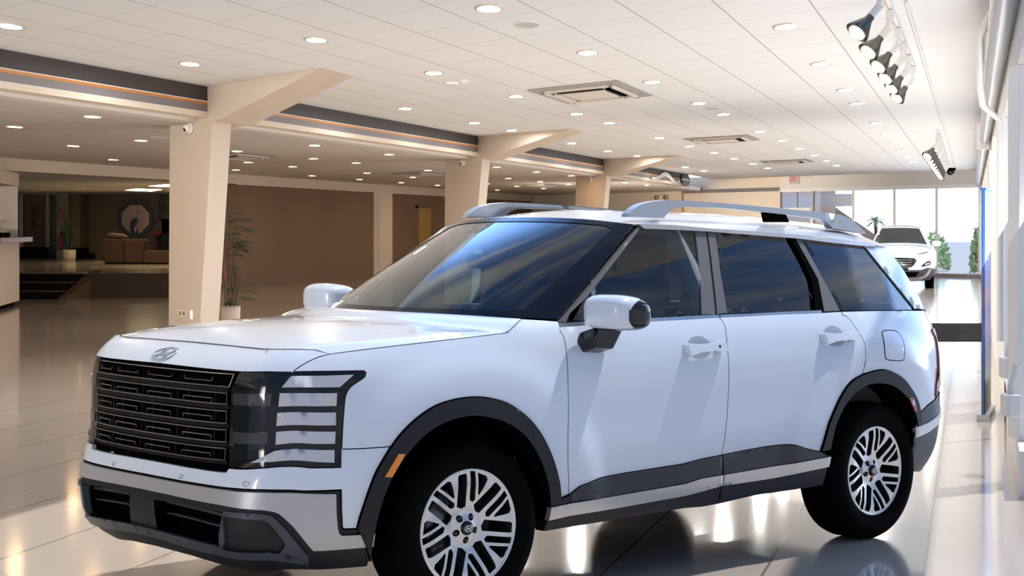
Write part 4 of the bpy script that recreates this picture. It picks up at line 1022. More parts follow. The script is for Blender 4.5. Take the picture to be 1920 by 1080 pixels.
for (x, y, zc, lb) in ((.14, 16.99, ZC, 'round white ceiling speaker right of the nearest downlight'), (3.2, 29.01, ZC, 'round flush ceiling speaker beyond the nearest air conditioner'), (-5.67, 29.2, ZL, 'round flush speaker in the lower ceiling left of the nearest column')):
    t = thing('ceiling_speaker', lb, 'speaker', (x, y, zc), 0, 'ceiling speakers')
    MB().lathe([(.88, -.006), (.92, -.011), (1., -.01), (1.04, 0)], n=32, sx=.125, sy=.30).build('speaker_rim', M_PLASTIC, t)
    MB().lathe([(.9, -.006), (.3, -.008), (0, -.008)], n=32, sx=.125, sy=.30).build('speaker_grille', noise_bump(mat('speaker_mesh', (.60, .58, .57), rough=.7), 400, .4, .003), t)
tag(MB().prism([(-.86, 23.72), (-.70, 23.76), (-.74, 23.98), (-.90, 23.94)], ZC-.03, ZC).build('smoke_detector', M_PLASTIC), 'small square detector plate in the ceiling above the middle column haunch', 'detector')
tag(MB().lathe([(0, -.05), (.05, -.05), (.075, 0)], (-.62, 23.4, ZC), n=20).build('smoke_detector', M_PLASTIC), 'small round detector next to the square detector plate in the ceiling', 'detector')

# spotlights on ceiling tracks
M_CONE = mat('polished_cone', (.20, .20, .185), rough=.22, metal=1.)
M_SPOTLENS = mat('spot_lens_lit', (1, 1, 1), emit=(1, .95, .78), estr=9.)
def spot(base, aim, label, group, sc=1.):
    t = thing('spotlight', label, 'spotlight', base, 0, group)
    a = Vector(aim).normalized()
    hub = Vector((-.05, 0, -.20))*sc
    MB().box((-.03*sc, -.05*sc, -.07*sc), (.03*sc, .05*sc, 0)).build('track_adapter', M_PLASTIC, t, bevel=.004)
    MB().tube([(0, 0, -.07*sc), hub+Vector((.02*sc, 0, .02*sc)), hub], .022*sc, 8).build('swivel_arm', M_PLASTIC, t)
    MB().tube([hub-a*.07*sc, hub+a*.05*sc], .034*sc, 10).build('lamp_holder', M_PLASTIC, t)
    MB().tube([hub+a*.05*sc, hub+a*.09*sc, hub+a*.17*sc, hub+a*.215*sc, hub+a*.23*sc], [.03*sc, .036*sc, .075*sc, .096*sc, .098*sc], 18, caps=False).build('reflector_cone', M_CONE, t)
    MB().tube([hub+a*.222*sc, hub+a*.235*sc], .066*sc, 18).build('lens', M_SPOTLENS, t)
    return t
tk = [(2.96, 15.2), (3.26, 15.45), (3.63, 16.86), (3.97, 18.19), (4.3, 19.52), (4.65, 20.91)]
ordn = ['nearest', 'second', 'third', 'fourth', 'fifth', 'last']
trk = [(2.83, 13.9)]+[(3.22, 15.45), (3.59, 16.86), (3.93, 18.19), (4.27, 19.52), (4.62, 20.91)]
t = thing('spotlight_track', 'white ceiling track carrying the near row of silver spotlights', 'track light rail', (0, 0, ZC))
MB().tube([(2.75, 13.6, -.02), (4.72, 21.3, -.02)], .028, 6).build('rail', M_PLASTIC, t)
t = thing('spotlight_track', 'white ceiling track carrying the far row of small spotlights', 'track light rail', (0, 0, ZC))
MB().tube([(8.30, 35.3, -.02), (12.46, 51.8, -.02)], .03, 6).build('rail', M_PLASTIC, t)
for i, (x, y) in enumerate(trk):
    spot((x, y, ZC-.05), (-.72, -.30, -.80), '%s of six silver cone spotlights on the near ceiling track by the windows' % ordn[i], 'spotlights on the near track', 1.0)
for i in range(9):
    y = 36.0+i*1.85
    spot((8.35+.2538*(y-35.58), y, ZC-.052), (-.62, -.35, -.75), 'silver spotlight in the far ceiling row above the parked white crossover', 'spotlights on the far track', 1.25)
tag(MB().tube([(3.29, 15.15, ZC-.012), (12.24, 50.32, ZC-.012)], .018, 6).build('conduit', M_PLASTIC), 'long thin conduit along the ceiling right of the spotlights', 'conduit')

# services on the right wall
PIPE = mat('grey_pipe', (.45, .48, .52), rough=.3, metal=.4)
tag(MB().tube([W(PR-.10, 8.7, 3.16), W(PR-.10, 60.2, 3.16)], .085, 14).build('pipe', PIPE), 'long grey pipe running below the ceiling along the window wall', 'pipe')
tag(MB().tube([W(PR-.06, 13.2, 3.58), W(PR-.06, 13.2, 3.45), W(PR-.23, 15.2, 3.34), W(PR-.23, 16.6, 3.02), W(PR-.20, 17.2, 2.88), W(PR-.03, 17.45, 2.74), W(PR-.03, 17.5, .62)], .035, 10).build('conduit', M_PLASTIC), 'bent white conduit stepping down the window wall to a post', 'conduit')
def wallbox(p, y, z0, z1, dy, lb, d=.07):
    x, yy, _ = W(p, y)
    tag(MB().box((x-d, yy-dy, z0), (x+.0, yy+dy, z1)).build('wall_box', M_PLASTIC, bevel=.01), lb, 'electrical box', 'white boxes on the window wall')
wallbox(PR, 13.4, 3.44, 3.60, .22, 'white box at the top of the bent conduit on the window wall')
wallbox(PR, 21.2, 3.39, 3.55, .35, 'white box high on the window wall below a short conduit')
tag(MB().tube([W(PR-.03, 20.9, 3.60), W(PR-.03, 20.9, 3.50)], .03, 8).build('conduit', M_PLASTIC), 'short conduit above a white box high on the window wall', 'conduit')
wallbox(PR-.04, 29.5, 2.98, 3.42, .12, 'tall cream detector box high on the window wall', .16)
for y, z0, lb in ((12.75, .66, 'white electrical box with hose low on the window wall, farther one'), (12.0, .47, 'white electrical box with hose low on the window wall, nearer one')):
    x, yy, _ = W(PR, y)
    t = thing('outlet_box', lb, 'electrical box', (x, yy, z0), 0, 'outlet boxes at the foot of the windows')
    MB().box((-.09, -.10, 0), (0.0, .10, .15)).build('box_body', M_PLASTIC, t, bevel=.012)
    MB().tube([(-.05, 0, .14), (-.045, 0, .20), (-.02, 0, .27), (-.01, 0, .34)], .022, 10).build('hose', M_PLASTIC, t)
x, y, _ = W(PR-1.0, 58.5)
t = thing('security_camera', 'black dome camera under the ceiling in the far right corner', 'camera', (x, y, ZC))
MB().lathe([(0, -.10), (.16, -.08), (.17, 0)], n=18).build('camera_base', M_BLACK, t)
v, f = superell((0, 0, -.12), (.13, .13, .12), 1., 16, 10); MB().add(v, f, 0, True).build('camera_dome', M_GLOSSBLK, t)

# exit sign with conduit, emergency light
def text_mesh(txt, size, name, m, parent, mw, depth=.004, align='CENTER'):
    cu = bpy.data.curves.new(name, 'FONT'); cu.body = txt; cu.size = size; cu.extrude = depth; cu.align_x = align; cu.align_y = 'CENTER'
    tmp = bpy.data.objects.new(name, cu); COL.objects.link(tmp)
    dg = bpy.context.evaluated_depsgraph_get(); me = bpy.data.meshes.new_from_object(tmp.evaluated_get(dg))
    bpy.data.objects.remove(tmp)
    me.materials.clear(); me.materials.append(m)
    o = bpy.data.objects.new(name, me); COL.objects.link(o); o.parent = parent; o.matrix_local = mw
    return o
def unk(u): a = (u-960)/3400; return (15.63-a*60.4)/(a+.635)
ANG2 = math.atan2(-1, .635)      # direction along the far wall, to the right
def on_far(u, v, d=-.05):
    k = unk(u); q = FW(k, 0, d); return Vector((q[0], q[1], CAM_H+(425-v)/3400*q[1]))
c = on_far(1490, 335.5)
ex = thing('exit_sign', 'white exit sign with red letters over the far shopfront', 'sign', c, ANG2)
MB().box((-.27, -.05, -.19), (.27, .05, .19)).build('sign_box', mat('sign_white_lit', (.55, .50, .46), rough=.4, emit=(1, .85, .78), estr=.05), ex, bevel=.015)
tm = text_mesh('EXIT', .31, 'letters', mat('exit_red', (.70, .015, .015), rough=.6), ex, Matrix.Translation((0, -.052, -.005)) @ Matrix.Rotation(math.pi/2, 4, 'X') @ Matrix.Scale(.62, 4, (1, 0, 0)))
q = on_far(1531, 333); q2 = on_far(1502, 334); q3 = on_far(1531, 319)
tag(MB().tube([q2, q, q3], .014, 6).build('conduit', M_PLASTIC), 'thin conduit from the exit sign up to the ceiling', 'conduit')
tag(MB().box((q.x-.08, q.y-.06, q.z-.08), (q.x+.08, q.y+.04, q.z+.08)).build('junction_box', M_PLASTIC, bevel=.01), 'small white junction box right of the exit sign', 'electrical box')
c = on_far(1247, 371, -.58)
em = thing('emergency_light', 'twin-headed emergency light on the pier left of the grey rail', 'emergency light', c, ANG2)
MB().box((-.13, -.08, -.13), (.13, .08, .13)).build('battery_box', M_CREAM, em, bevel=.02)
for s in (-1, 1):
    MB().lathe([(0, -.16), (.09, -.15), (.105, -.12), (.08, -.04), (.03, .0), (0, 0)], (s*.30, 0, .02), axis='y', n=18).build('lamp_head', M_CHROME, em)
    MB().tube([(s*.13, 0, 0), (s*.30, -.03, .02)], .02, 6).build('lamp_arm', M_CREAM, em)

# swoosh and round badge at the far end of the fascia
def fz(y, t): return Vector(W(PF+.02, y, 0))+Vector((0, 0, z(220.7)+(ZC-.015-z(220.7))*t))
bd = thing('fascia_badge', 'round dark blue badge with a pale band at the far end of the striped fascia', 'badge', fz(65.2, .52))
yaw1 = math.atan2(1, .2538)
bd.rotation_euler = (0, 0, yaw1)
MB().lathe([(.0, -.03), (1.0, -.03), (1.0, 0), (0, 0)], axis='y', n=36, sx=1.0, sy=.24).build('disc', mat('badge_blue', (.03, .045, .11), rough=.35), bd)
MB().box((-.8, -.036, -.035), (.8, -.03, .035)).build('pale_band', M_FRAME, bd)
sw = MB()
cur = [(58.2, .18), (59.4, .30), (60.4, .62), (61.0, .70), (61.7, .55), (62.5, .25), (63.2, .12), (63.9, .35)]
Lc = smooth_line(cur, 5)
v = []
for i, (a, b) in enumerate(Lc):
    wd = .09+.10*math.sin(math.pi*i/len(Lc)); v += [tuple(fz(a, b-wd)), tuple(fz(a, min(b+wd, 1.0))), tuple(fz(a, min(b+wd, 1.))+Vector((.03, -.008, 0))), tuple(fz(a, b-wd)+Vector((.03, -.008, 0)))]
f = []
for i in range(len(Lc)-1):
    for k in range(4): f.append((4*i+k, 4*i+(k+1) % 4, 4*i+4+(k+1) % 4, 4*i+4+k))
tag(sw.add(v, f).build('swoosh_ribbon', M_WHITE), 'white wavy ribbon across the stripes at the far end of the fascia', 'ornament')
# ------------------------------------------------------------------ reception desk at the left edge
def on(u, v, Y): return Vector(((u-960)/3400*Y, Y, CAM_H+(425-v)/3400*Y))
ds = thing('reception_desk', 'cream reception desk with a wooden counter top at the left edge', 'desk', (-10.84, 39.9, 0))
dpoly = [(0, 0), (.55, -4.2), (-6, -4.2), (-6, 0)]
MB().prism(dpoly, .10, 1.40).build('desk_body', M_CREAM, ds)
MB().prism([(-.1, -.02), (.4, -4.15), (-5.9, -4.15), (-5.9, -.02)], 0, .10).build('plinth', M_BLACK, ds)
MB().prism([(.26, .12), (.84, -4.4), (-6, -4.4), (-6, .12)], 1.40, 1.50).build('counter_top', M_WOOD, ds)
struct(MB().prism([(-10.86, 39.95), (-10.35, 36.0), (-16, 36.0), (-16, 39.95)], 2.62, ZL).build('wall_left', M_CREAM))
struct(MB().prism([(-10.9, 40.0), (-11.1, 40.35), (-16, 40.35), (-16, 40.0)], 1.50, 2.62).build('wall_left', M_CREAM))
mt = thing('paper_tray', 'dark tray with white papers on the reception counter', 'paper tray', (-11.02, 38.6, 1.50))
MB().box((-.5, -.35, 0), (.24, .35, .10)).build('tray', M_BLACK, mt)
for i in range(3): MB().hexa([(-.5, -.3, .10+.03*i), (.20-.02*i, -.3, .10+.03*i), (.20-.02*i, .3, .10+.03*i), (-.5, .3, .10+.03*i), (-.5, -.3, .16+.03*i), (.18, -.3, .115+.03*i), (.18, .3, .115+.03*i), (-.5, .3, .16+.03*i)]).build('paper_stack', M_PLASTIC, mt)
dk = thing('desk_lamp', 'dark small object with a curved arm on the reception counter edge', 'lamp', (-11.3, 37.9, 1.50))
MB().lathe([(0, .03), (.13, .03), (.14, 0), (0, 0)], n=18).build('base', M_BLACK, dk)
MB().tube([(0, 0, .02), (-.04, 0, .2), (.02, 0, .34), (.18, 0, .36)], .022, 8).build('arm', M_BLACK, dk)
MB().lathe([(0, .05), (.05, .04), (.09, -.03), (0, -.02)], (.2, 0, .34), n=14).build('head', M_BLACK, dk)

# ------------------------------------------------------------------ alcove
YB = 66.0
M_BACK = noise_bump(mat('alcove_wall', (.42, .33, .24), rough=.8, spec=.2), 20, .1, .01)
M_BACKG = mat('alcove_wall_greenish', (.33, .29, .21), rough=.8, spec=.2)
oc = on(254, 410, YB); OR = .64
def octagon(r): return [(oc.x+r*math.cos(math.pi/8+math.pi/4*i), oc.z+r*math.sin(math.pi/8+math.pi/4*i)) for i in range(8)]
mb = MB(); x0, x1, z0, z1 = on(167, 0, YB).x, -9.0, .55, ZA
o8 = octagon(OR)
box = [(x1, oc.z+.265), (x1, z1), (oc.x+.265, z1), (oc.x-.265, z1), (x0, z1), (x0, oc.z+.265), (x0, oc.z-.265), (x0, z0), (oc.x-.265, z0), (oc.x+.265, z0), (x1, z0), (x1, oc.z-.265)]
v, F, sk = panel_geo([(x0, z0), (x1, z0), (x1, z1), (x0, z1)], lambda a, b, o=0.: (a, YB-o, b), holes=[o8], h=.8, gap=0, thick=.25)
mb.v = v; mb.f = [list(f) for f in F+sk]; mb.m = [0]*len(mb.f); mb.sm = [False]*len(mb.f)
struct(mb.build('wall_back', M_BACK))
ow = thing('octagonal_window', 'octagonal interior window with a grey frame above the brown sofa', 'window', (oc.x, YB, oc.z))
M_OCT = mat('octagon_frame_grey', (.17, .18, .19), rough=.4)
for r0, r1, d0, d1, nm in ((OR*.99, OR*1.14, -.10, .06, 'outer_frame'), (OR*.84, OR*.90, -.03, .02, 'inner_frame'), (OR*.9, OR*.99, -.03, .0, 'frame_rebate')):
    mb = MB(); n = 8
    A = [(r*math.cos(math.pi/8+math.pi/4*i), d, r*math.sin(math.pi/8+math.pi/4*i)) for r, d in ((r0, d0), (r1, d0), (r1, d1), (r0, d1)) for i in range(8)]
    mb.add(A, [(k*8+i, k*8+(i+1) % 8, ((k+1) % 4)*8+(i+1) % 8, ((k+1) % 4)*8+i) for k in range(4) for i in range(8)]); mb.build(nm, M_OCT, ow)
r = OR*.87
MB().add([(r*math.cos(math.pi/8+math.pi/4*i), .0, r*math.sin(math.pi/8+math.pi/4*i)) for i in range(8)], [tuple(range(7, -1, -1))]).build('pane', glass('octagon_pane', (.95, .9, .85), .02, refl=.5), ow)
lead = MB()
lead.tube([(.05, -.01, -.5), (.05, -.01, .5)], .008, 5)
for a in range(6):
    c0 = (.28+.12*math.cos(a), .05+.12*math.sin(a)); lead.tube([(.05, -.01, .2*math.sin(a*1.3)), (c0[0]*.7, -.01, c0[1]+.1*math.sin(a)), (c0[0]+.08, -.01, c0[1]*1.3)], .006, 5)
lead.build('leaded_tracery', M_OCT, ow)
# small room seen through it
struct(MB().box((oc.x-2.2, YB+3.2, .5), (oc.x+2.2, YB+3.3, ZA)).build('wall_back', mat('inner_room_wall', (.42, .32, .25), rough=.8)))
struct(MB().box((oc.x-2.2, YB+.25, .5), (oc.x+2.2, YB+3.2, .58)).build('floor', M_BACKG))
tb = thing('side_table', 'small dark table with glasses seen through the octagonal window', 'table', (oc.x+.15, YB+.75, .58))
MB().box((-.55, -.25, .80), (.55, .25, .86)).build('table_top', M_BLACK, tb)
for sx in (-.5, .5):
    for sy in (-.2, .2): MB().box((sx-.03, sy-.03, 0), (sx+.03, sy+.03, .80)).build('leg', M_BLACK, tb)
for i, dx in enumerate((-.15, .05, .16, .27, .40)):
    tag(MB().lathe([(.03, 0), (.04, .10), (.036, .10), (.026, .01), (0, .01)], (oc.x+.15+dx, YB+.6, 1.44), n=12).build('drinking_glass', M_CHROME), 'shiny glass on the table behind the octagonal window', 'glass', 'glasses behind the octagonal window')
# warm lamp of the small room
pl_ = bpy.data.lights.new('inner_room_lamp', 'POINT'); pl_.energy = 26; pl_.color = (1, .72, .5); pl_.shadow_soft_size = .15
po_ = bpy.data.objects.new('inner_room_lamp', pl_); COL.objects.link(po_); po_.location = (oc.x+1.2, YB+2.2, 2.6)
# seated woman behind the octagonal window
def skin_figure(name, joints, edges, m, parent, lvl=1):
    me = bpy.data.meshes.new(name); me.from_pydata([j[:3] for j in joints], edges, [])
    o = bpy.data.objects.new(name, me); COL.objects.link(o); o.parent = parent
    md = o.modifiers.new('skin', 'SKIN'); md.use_smooth_shade = True
    for i, j in enumerate(joints):
        sv = me.skin_vertices[0].data[i]; sv.radius = (j[3], j[4] if len(j) > 4 else j[3]); sv.use_root = (i == 0)
    sd = o.modifiers.new('sub', 'SUBSURF'); sd.levels = lvl; sd.render_levels = lvl
    me.materials.append(m)
    return o
pw = thing('person', 'woman with long dark hair sitting behind the octagonal window, facing right', 'person', (oc.x-.28, YB+1.35, .58))
M_SKIN = mat('skin', (.42, .25, .17), rough=.55); M_HAIR = mat('dark_hair', (.02, .014, .012), rough=.5); M_CLOTH = mat('dark_clothes', (.03, .025, .028), rough=.8)
J = [(0, 0, .48, .15, .13), (-.02, 0, .75, .13, .11), (-.02, 0, 1.0, .15, .11), (-.01, 0, 1.12, .06, .055), (.01, 0, 1.19, .05, .05), (.02, 0, 1.28, .085, .075), (.02, 0, 1.37, .085, .075),
     (-.01, -.17, 1.03, .05), (.06, -.21, .80, .042), (.30, -.16, .78, .034), (.36, -.15, .79, .03), (-.01, .17, 1.03, .05), (.06, .21, .80, .042), (.30, .16, .78, .034), (.36, .15, .79, .03),
     (.10, -.10, .47, .09), (.45, -.11, .46, .07), (.46, -.11, .08, .045), (.56, -.11, .04, .04), (.10, .10, .47, .09), (.45, .11, .46, .07), (.46, .11, .08, .045), (.56, .11, .04, .04)]
Ed = [(0, 1), (1, 2), (2, 3), (3, 4), (4, 5), (5, 6), (2, 7), (7, 8), (8, 9), (9, 10), (2, 11), (11, 12), (12, 13), (13, 14), (0, 15), (15, 16), (16, 17), (17, 18), (0, 19), (19, 20), (20, 21), (21, 22)]
skin_figure('body', J, Ed, M_SKIN, pw, 2)
MB().tube([(0, 0, .44), (-.02, 0, .75), (-.02, 0, .98), (-.01, 0, 1.09)], [.19, .165, .185, .08], 16).build('top', M_CLOTH, pw)
v, f = superell((-.01, 0, 1.36), (.115, .10, .11), 1., 20, 14); mb = MB().add(v, f, 0, True)
mb.tube([(-.05, 0, 1.38), (-.10, 0, 1.25), (-.12, 0, 1.08), (-.12, 0, .90)], [.09, .10, .095, .06], 12); mb.build('hair', M_HAIR, pw)
mb = MB().tube([(.095, 0, 1.30), (.125, 0, 1.285), (.10, 0, 1.265)], [.012, .016, .012], 8); mb.build('nose', M_SKIN, pw)
tag(MB().box((-.28, -.25, 0), (.24, .25, .34)).build('stool', M_BLACK, loc=(oc.x-.28, YB+1.35, .58)), 'dark seat under the woman behind the octagonal window', 'stool')
# wall pieces left of the octagon: recess wall, door, pillar
struct(MB().box((-22, 66.4, .5), (on(107, 0, 66.4).x, 66.7, ZA)).build('wall_back', M_BACKG))
pa, pb = on(106, 0, 64).x, on(128, 0, 64).x
struct(MB().box((pa, 64, .6), (pb, 64.5, ZA)).build('wall_back', M_BACK))
struct(MB().box((pb-.3, 64.5, .6), (on(168, 0, 66).x, 66.6, ZA)).build('wall_back', M_BACKG))
dx0, dx1 = on(44, 0, 66.3).x, on(87, 0, 66.3).x
dd = struct(MB().box((dx0, 66.28, .9), (dx1, 66.38, 2.92-.0)).build('door_2', M_WOOD))
for a, b, c0, c1, m in ((dx0-.12, dx0, .9, 2.90, M_CREAM), (dx1, dx1+.10, .9, 2.90, M_CREAM)):
    f = MB().box((a, 66.2, c0), (b, 66.4, c1)).build('door_frame', m, dd)
MB().box((dx0+.30, 66.24, 1.6), (dx0+.42, 66.28, 2.5)).build('door_panel_strip', M_NOSING, dd)
MB().lathe([(0, -.03), (.04, -.03), (.04, 0), (0, 0)], (dx0+.62, 66.27, 1.85), axis='y', n=10).build('door_handle', M_CHROME, dd)
st2 = thing('steps', 'dark carpeted steps in front of the brown door at the back left', 'steps', (on(70, 0, 64.5).x, 65.2, .6))
for i, (ua, ub) in enumerate(((30, 106), (30, 98), (30, 90))): MB().box((on(ua, 0, 65).x-st2.location.x, -1.2+.4*i, 0), (on(ub, 0, 65).x-st2.location.x, 1.0, .13*(i+1))).build('step', M_CARPET, st2)
st3 = thing('steps', 'dark steps right of the snake plant at the back wall', 'steps', (on(156, 0, 63.5).x, 64.4, .6))
for i, (ua, ub) in enumerate(((136, 173), (136, 160))): MB().box((on(ua, 0, 64).x-st3.location.x, -1.0+.5*i, 0), (on(ub, 0, 64).x-st3.location.x, 0.1, .19*(i+1))).build('step', M_CARPET, st3)
sg = on(114, 402, 63.9)
sgn_ = thing('wall_sign', 'red and pale notice on the wall pillar above the snake plant', 'sign', sg)
MB().box((-.09, -.02, -.28), (.09, .0, .28)).build('sign_plate', mat('faded_pink', (.42, .26, .22), rough=.6), sgn_)
mb = MB()
for i in range(4): mb.box((-.06, -.026, .16-.13*i), (.06, -.0201, .21-.13*i))
mb.build('red_printing', mat('sign_red', (.45, .05, .04), rough=.6), sgn_)
fe = on(113, 470, 63.7)
fx = thing('fire_extinguisher', 'dark red fire extinguisher on the pillar left of the snake plant', 'fire extinguisher', (fe.x, 63.9, .95))
MB().lathe([(0, 0), (.09, 0), (.095, .04), (.095, .42), (.06, .50), (.03, .53), (0, .53)], n=18).build('cylinder', mat('extinguisher_red', (.30, .02, .02), rough=.35), fx)
MB().box((-.03, -.02, .53), (.09, .02, .60)).build('valve', M_BLACK, fx)
MB().tube([(.05, 0, .57), (.13, 0, .45), (.12, 0, .2)], .014, 6).build('hose', M_BLACK, fx)
# snake plant
sp_ = on(130, 489, 59.8)
pl = thing('snake_plant', 'snake plant with upright dark leaves in a pale round pot at the back left', 'plant', (sp_.x, 59.8, .6))
MB().lathe([(0, 0), (.20, 0), (.22, .36), (.20, .37), (.19, .33), (0, .33)], n=24).build('pot', M_CREAM, pl)
M_LEAFD = noise_color(mat('dark_leaf', (.02, .05, .02), rough=.45), 6, (.012, .03, .012), (.035, .075, .03))
rl = random.Random(3); mb = MB()
for i in range(26):
    a = rl.uniform(0, 6.28); r0 = rl.uniform(.02, .14); h = rl.uniform(.6, 1.25); lean = rl.uniform(.02, .22)
    bx, by = r0*math.cos(a), r0*math.sin(a); tx, ty = bx+lean*math.cos(a), by+lean*math.sin(a); w_ = rl.uniform(.03, .05); b2 = a+1.57+rl.uniform(-.5, .5)
    wx, wy = w_*math.cos(b2), w_*math.sin(b2)
    P = []
    for t, s in ((0, .7), (.35, 1), (.7, .8), (1, .02)):
        cx_, cy, cz = bx+(tx-bx)*t*t, by+(ty-by)*t*t, .33+h*t
        P += [(cx_-wx*s, cy-wy*s, cz), (cx_+wx*s, cy+wy*s, cz), (cx_+wy*.15, cy-wx*.15, cz)]
    mb.add(P, [(3*k+j, 3*k+(j+1) % 3, 3*k+3+(j+1) % 3, 3*k+3+j) for k in range(3) for j in range(3)])
mb.build('leaves', M_LEAFD, pl)
# sofa with cushion
M_SOFA = noise_bump(mat('brown_sofa_fabric', (.10, .058, .045), rough=.9, spec=.1), 120, .3, .01)
s0 = on(193, 495, 54.7)
sf = thing('sofa', 'dark brown corner sofa with low back below the octagonal window', 'sofa', (s0.x, 54.7, .6))
L1, L2, L3 = on(231, 0, 54.7).x-s0.x, on(269, 0, 54.7).x-s0.x, on(335, 0, 54.7).x-s0.x
for a, b, y0, y1, h, nm in ((0, L1, 0, .95, .74, 'back_section'), (L1+.01, L2, 0, .95, .73, 'back_section'), (L2+.01, L3, -.15, .8, .40, 'seat_section')):
    MB().box((a, y0, .03), (b, y1, h)).build(nm, M_SOFA, sf, bevel=.04)
MB().box((.05, .05, 0), (L3-.05, .9, .04)).build('sofa_base', M_BLACK, sf)
v, f = superell((0, 0, 0), (.31, .22, .085), .8, 24, 14)
cu = MB().add([(x, y, z_+.10*x) for x, y, z_ in v], f, 0, True).build('cushion', mat('taupe_cushion', (.17, .105, .075), rough=.9), loc=(on(217, 0, 54.9).x, 55.1, .6+.74+.10)); cu.rotation_euler = (0, .22, .2)
tag(cu, 'taupe cushion lying on top of the brown sofa back', 'cushion')
# items right of the octagon
m0 = on(297, 363, 65.985)
mz = tag(MB().box((0, -.06, on(0, 415, 65.9).z-m0.z), (1.05, 0, 0)).build('mosaic_panel', noise_color(mat('mosaic', (.2, .18, .15), rough=.5), 26, (.02, .017, .014), (.30, .25, .18), 2, .42, .55, (1, 1, 1.6)), loc=m0), 'black and beige mosaic panel on the wall right of the octagonal window', 'wall panel')
cb = on(303, 437, 64.6)
cab = thing('console', 'dark console box on a green-grey stand right of the octagonal window', 'console', (cb.x, 64.9, .6))
MB().box((0, -.3, cb.z-.6), (.55, .3, cb.z-.6+.50)).build('console_box', M_BLACK, cab, bevel=.02)
MB().box((-.25, -.45, 0), (.62, .35, .35)).build('stand', mat('green_grey', (.035, .045, .042), rough=.6), cab); MB().box((-.22, -.35, .35), (.60, .33, cb.z-.6)).build('stand_upper', mat('green_grey_dark', (.03, .036, .035), rough=.6), cab)
pf = on(294, 421, 64.2)
flw = thing('flower_vase', 'pink flower head on a slim dark vase right of the octagonal window', 'flowers', (pf.x, 64.2, .6))
MB().lathe([(0, 0), (.08, 0), (.10, .3), (.05, .62), (.07, .78), (.05, .78), (0, .6)], n=16).build('vase', mat('dark_red_vase', (.12, .02, .03), rough=.4), flw)
M_PINK = mat('pink_petals', (.55, .10, .16), rough=.6)
mb = MB()
for i in range(14):
    a = i*2.4; rr = .02+.012*i**.9*.8
    v, f = superell((rr*math.cos(a)*1.2, rr*math.sin(a), .88+.05*math.cos(i)), (.05, .035, .045), 1., 8, 6); mb.add(v, f, 0, True)
mb.build('blossom', M_PINK, flw)

# ------------------------------------------------------------------ lady palm by the nearest column
px_, py_ = on(432, 0, 28.0).x, 28.0
pm = thing('potted_palm', 'tall lady palm in a cream cylindrical pot beside the nearest column', 'plant', (px_, py_, 0))
MB().lathe([(0, 0), (.14, 0), (.155, .50), (.14, .515), (.13, .46), (0, .46)], n=28).build('pot', mat('cream_pot', (.66, .56, .46), rough=.5), pm)
M_STEM = mat('palm_stem', (.13, .075, .045), rough=.7)
M_PALM = noise_color(mat('palm_leaf', (.03, .07, .02), rough=.4), 5, (.012, .035, .012), (.04, .085, .03))
rp = random.Random(11)
stems = [(-.03, .02, 1.90, .02), (.03, -.02, 1.62, .03), (-.06, -.03, 1.30, -.08), (.06, .04, .95, .10), (0., .06, .78, -.04), (-.02, -.06, 1.55, -.05)]
for sx, sy, h, ln in stems:
    MB().tube([(sx, sy, .45), (sx+ln*.4, sy, .45+(h-.45)*.5), (sx+ln, sy, h)], [.013, .011, .008], 7).build('stem', M_STEM, pm)
def fan(mb, base, tip_dir, n, ln, spread, droop):
    d = Vector(tip_dir).normalized(); side = d.cross(Vector((0, 0, 1)))
    side = side.normalized() if side.length > 1e-3 else Vector((1, 0, 0)); up = side.cross(d)
    for i in range(n):
        a = (i/(n-1)-.5)*spread; q = (d*math.cos(a)+side*math.sin(a)).normalized(); l = ln*(1-.25*abs(a)/spread*2)*rp.uniform(.9, 1.1)
        pn = q.cross(up).normalized(); P = []
        for t, w_ in ((.03, .004), (.35, .013), (.7, .011), (1., .001)):
            c = Vector(base)+q*l*t-Vector((0, 0, droop*l*t*t)); P += [tuple(c-pn*w_), tuple(c+pn*w_), tuple(c+up*w_*.3)]
        mb.add(P, [(3*k+j, 3*k+(j+1) % 3, 3*k+3+(j+1) % 3, 3*k+3+j) for k in range(3) for j in range(3)])
mb = MB()
for si, (sx, sy, h, ln) in enumerate(stems):
    for k in range(6 if h > 1.5 else 5):
        a = rp.uniform(0, 6.28) if k else 0.3
        hh = h-rp.uniform(0, .30); pet = Vector((math.cos(a), math.sin(a), rp.uniform(.2, .8)))*rp.uniform(.10, .18)
        b0 = Vector((sx+ln, sy, hh)); b1 = b0+pet
        mb.tube([b0, b1], .004, 5)
        fan(mb, b1, (math.cos(a), math.sin(a), rp.uniform(-.1, .35)), 9, rp.uniform(.22, .33), 2.4, .35)
mb.build('fronds', M_PALM, pm)
mb = MB(); mb.tube([(-.11, -.1, 1.22), (-.09, -.12, 1.05), (-.06, -.12, .88)], [.028, .034, .02], 8); mb.build('red_bract', mat('dark_red_bract', (.16, .015, .02), rough=.5), pm)

# ------------------------------------------------------------------ banner, floor mat
M_BAN = bpy.data.materials.new('banner_print'); M_BAN.use_nodes = True
N, L = nodes(M_BAN); b = N['Principled BSDF']; b.inputs['Roughness'].default_value = .35
tc = N.new('ShaderNodeTexCoord'); sp2 = N.new('ShaderNodeSeparateXYZ'); L.new(tc.outputs['Generated'], sp2.inputs[0])
nz = N.new('ShaderNodeTexNoise'); nz.inputs['Scale'].default_value = 9; nz.inputs['Detail'].default_value = 4; L.new(tc.outputs['Generated'], nz.inputs['Vector'])
ad = N.new('ShaderNodeMath'); ad.operation = 'MULTIPLY_ADD'; ad.inputs[1].default_value = .22; L.new(nz.outputs['Fac'], ad.inputs[0]); L.new(sp2.outputs['Z'], ad.inputs[2])
cr = N.new('ShaderNodeValToRGB'); L.new(ad.outputs[0], cr.inputs['Fac']); L.new(cr.outputs[0], b.inputs['Base Color'])
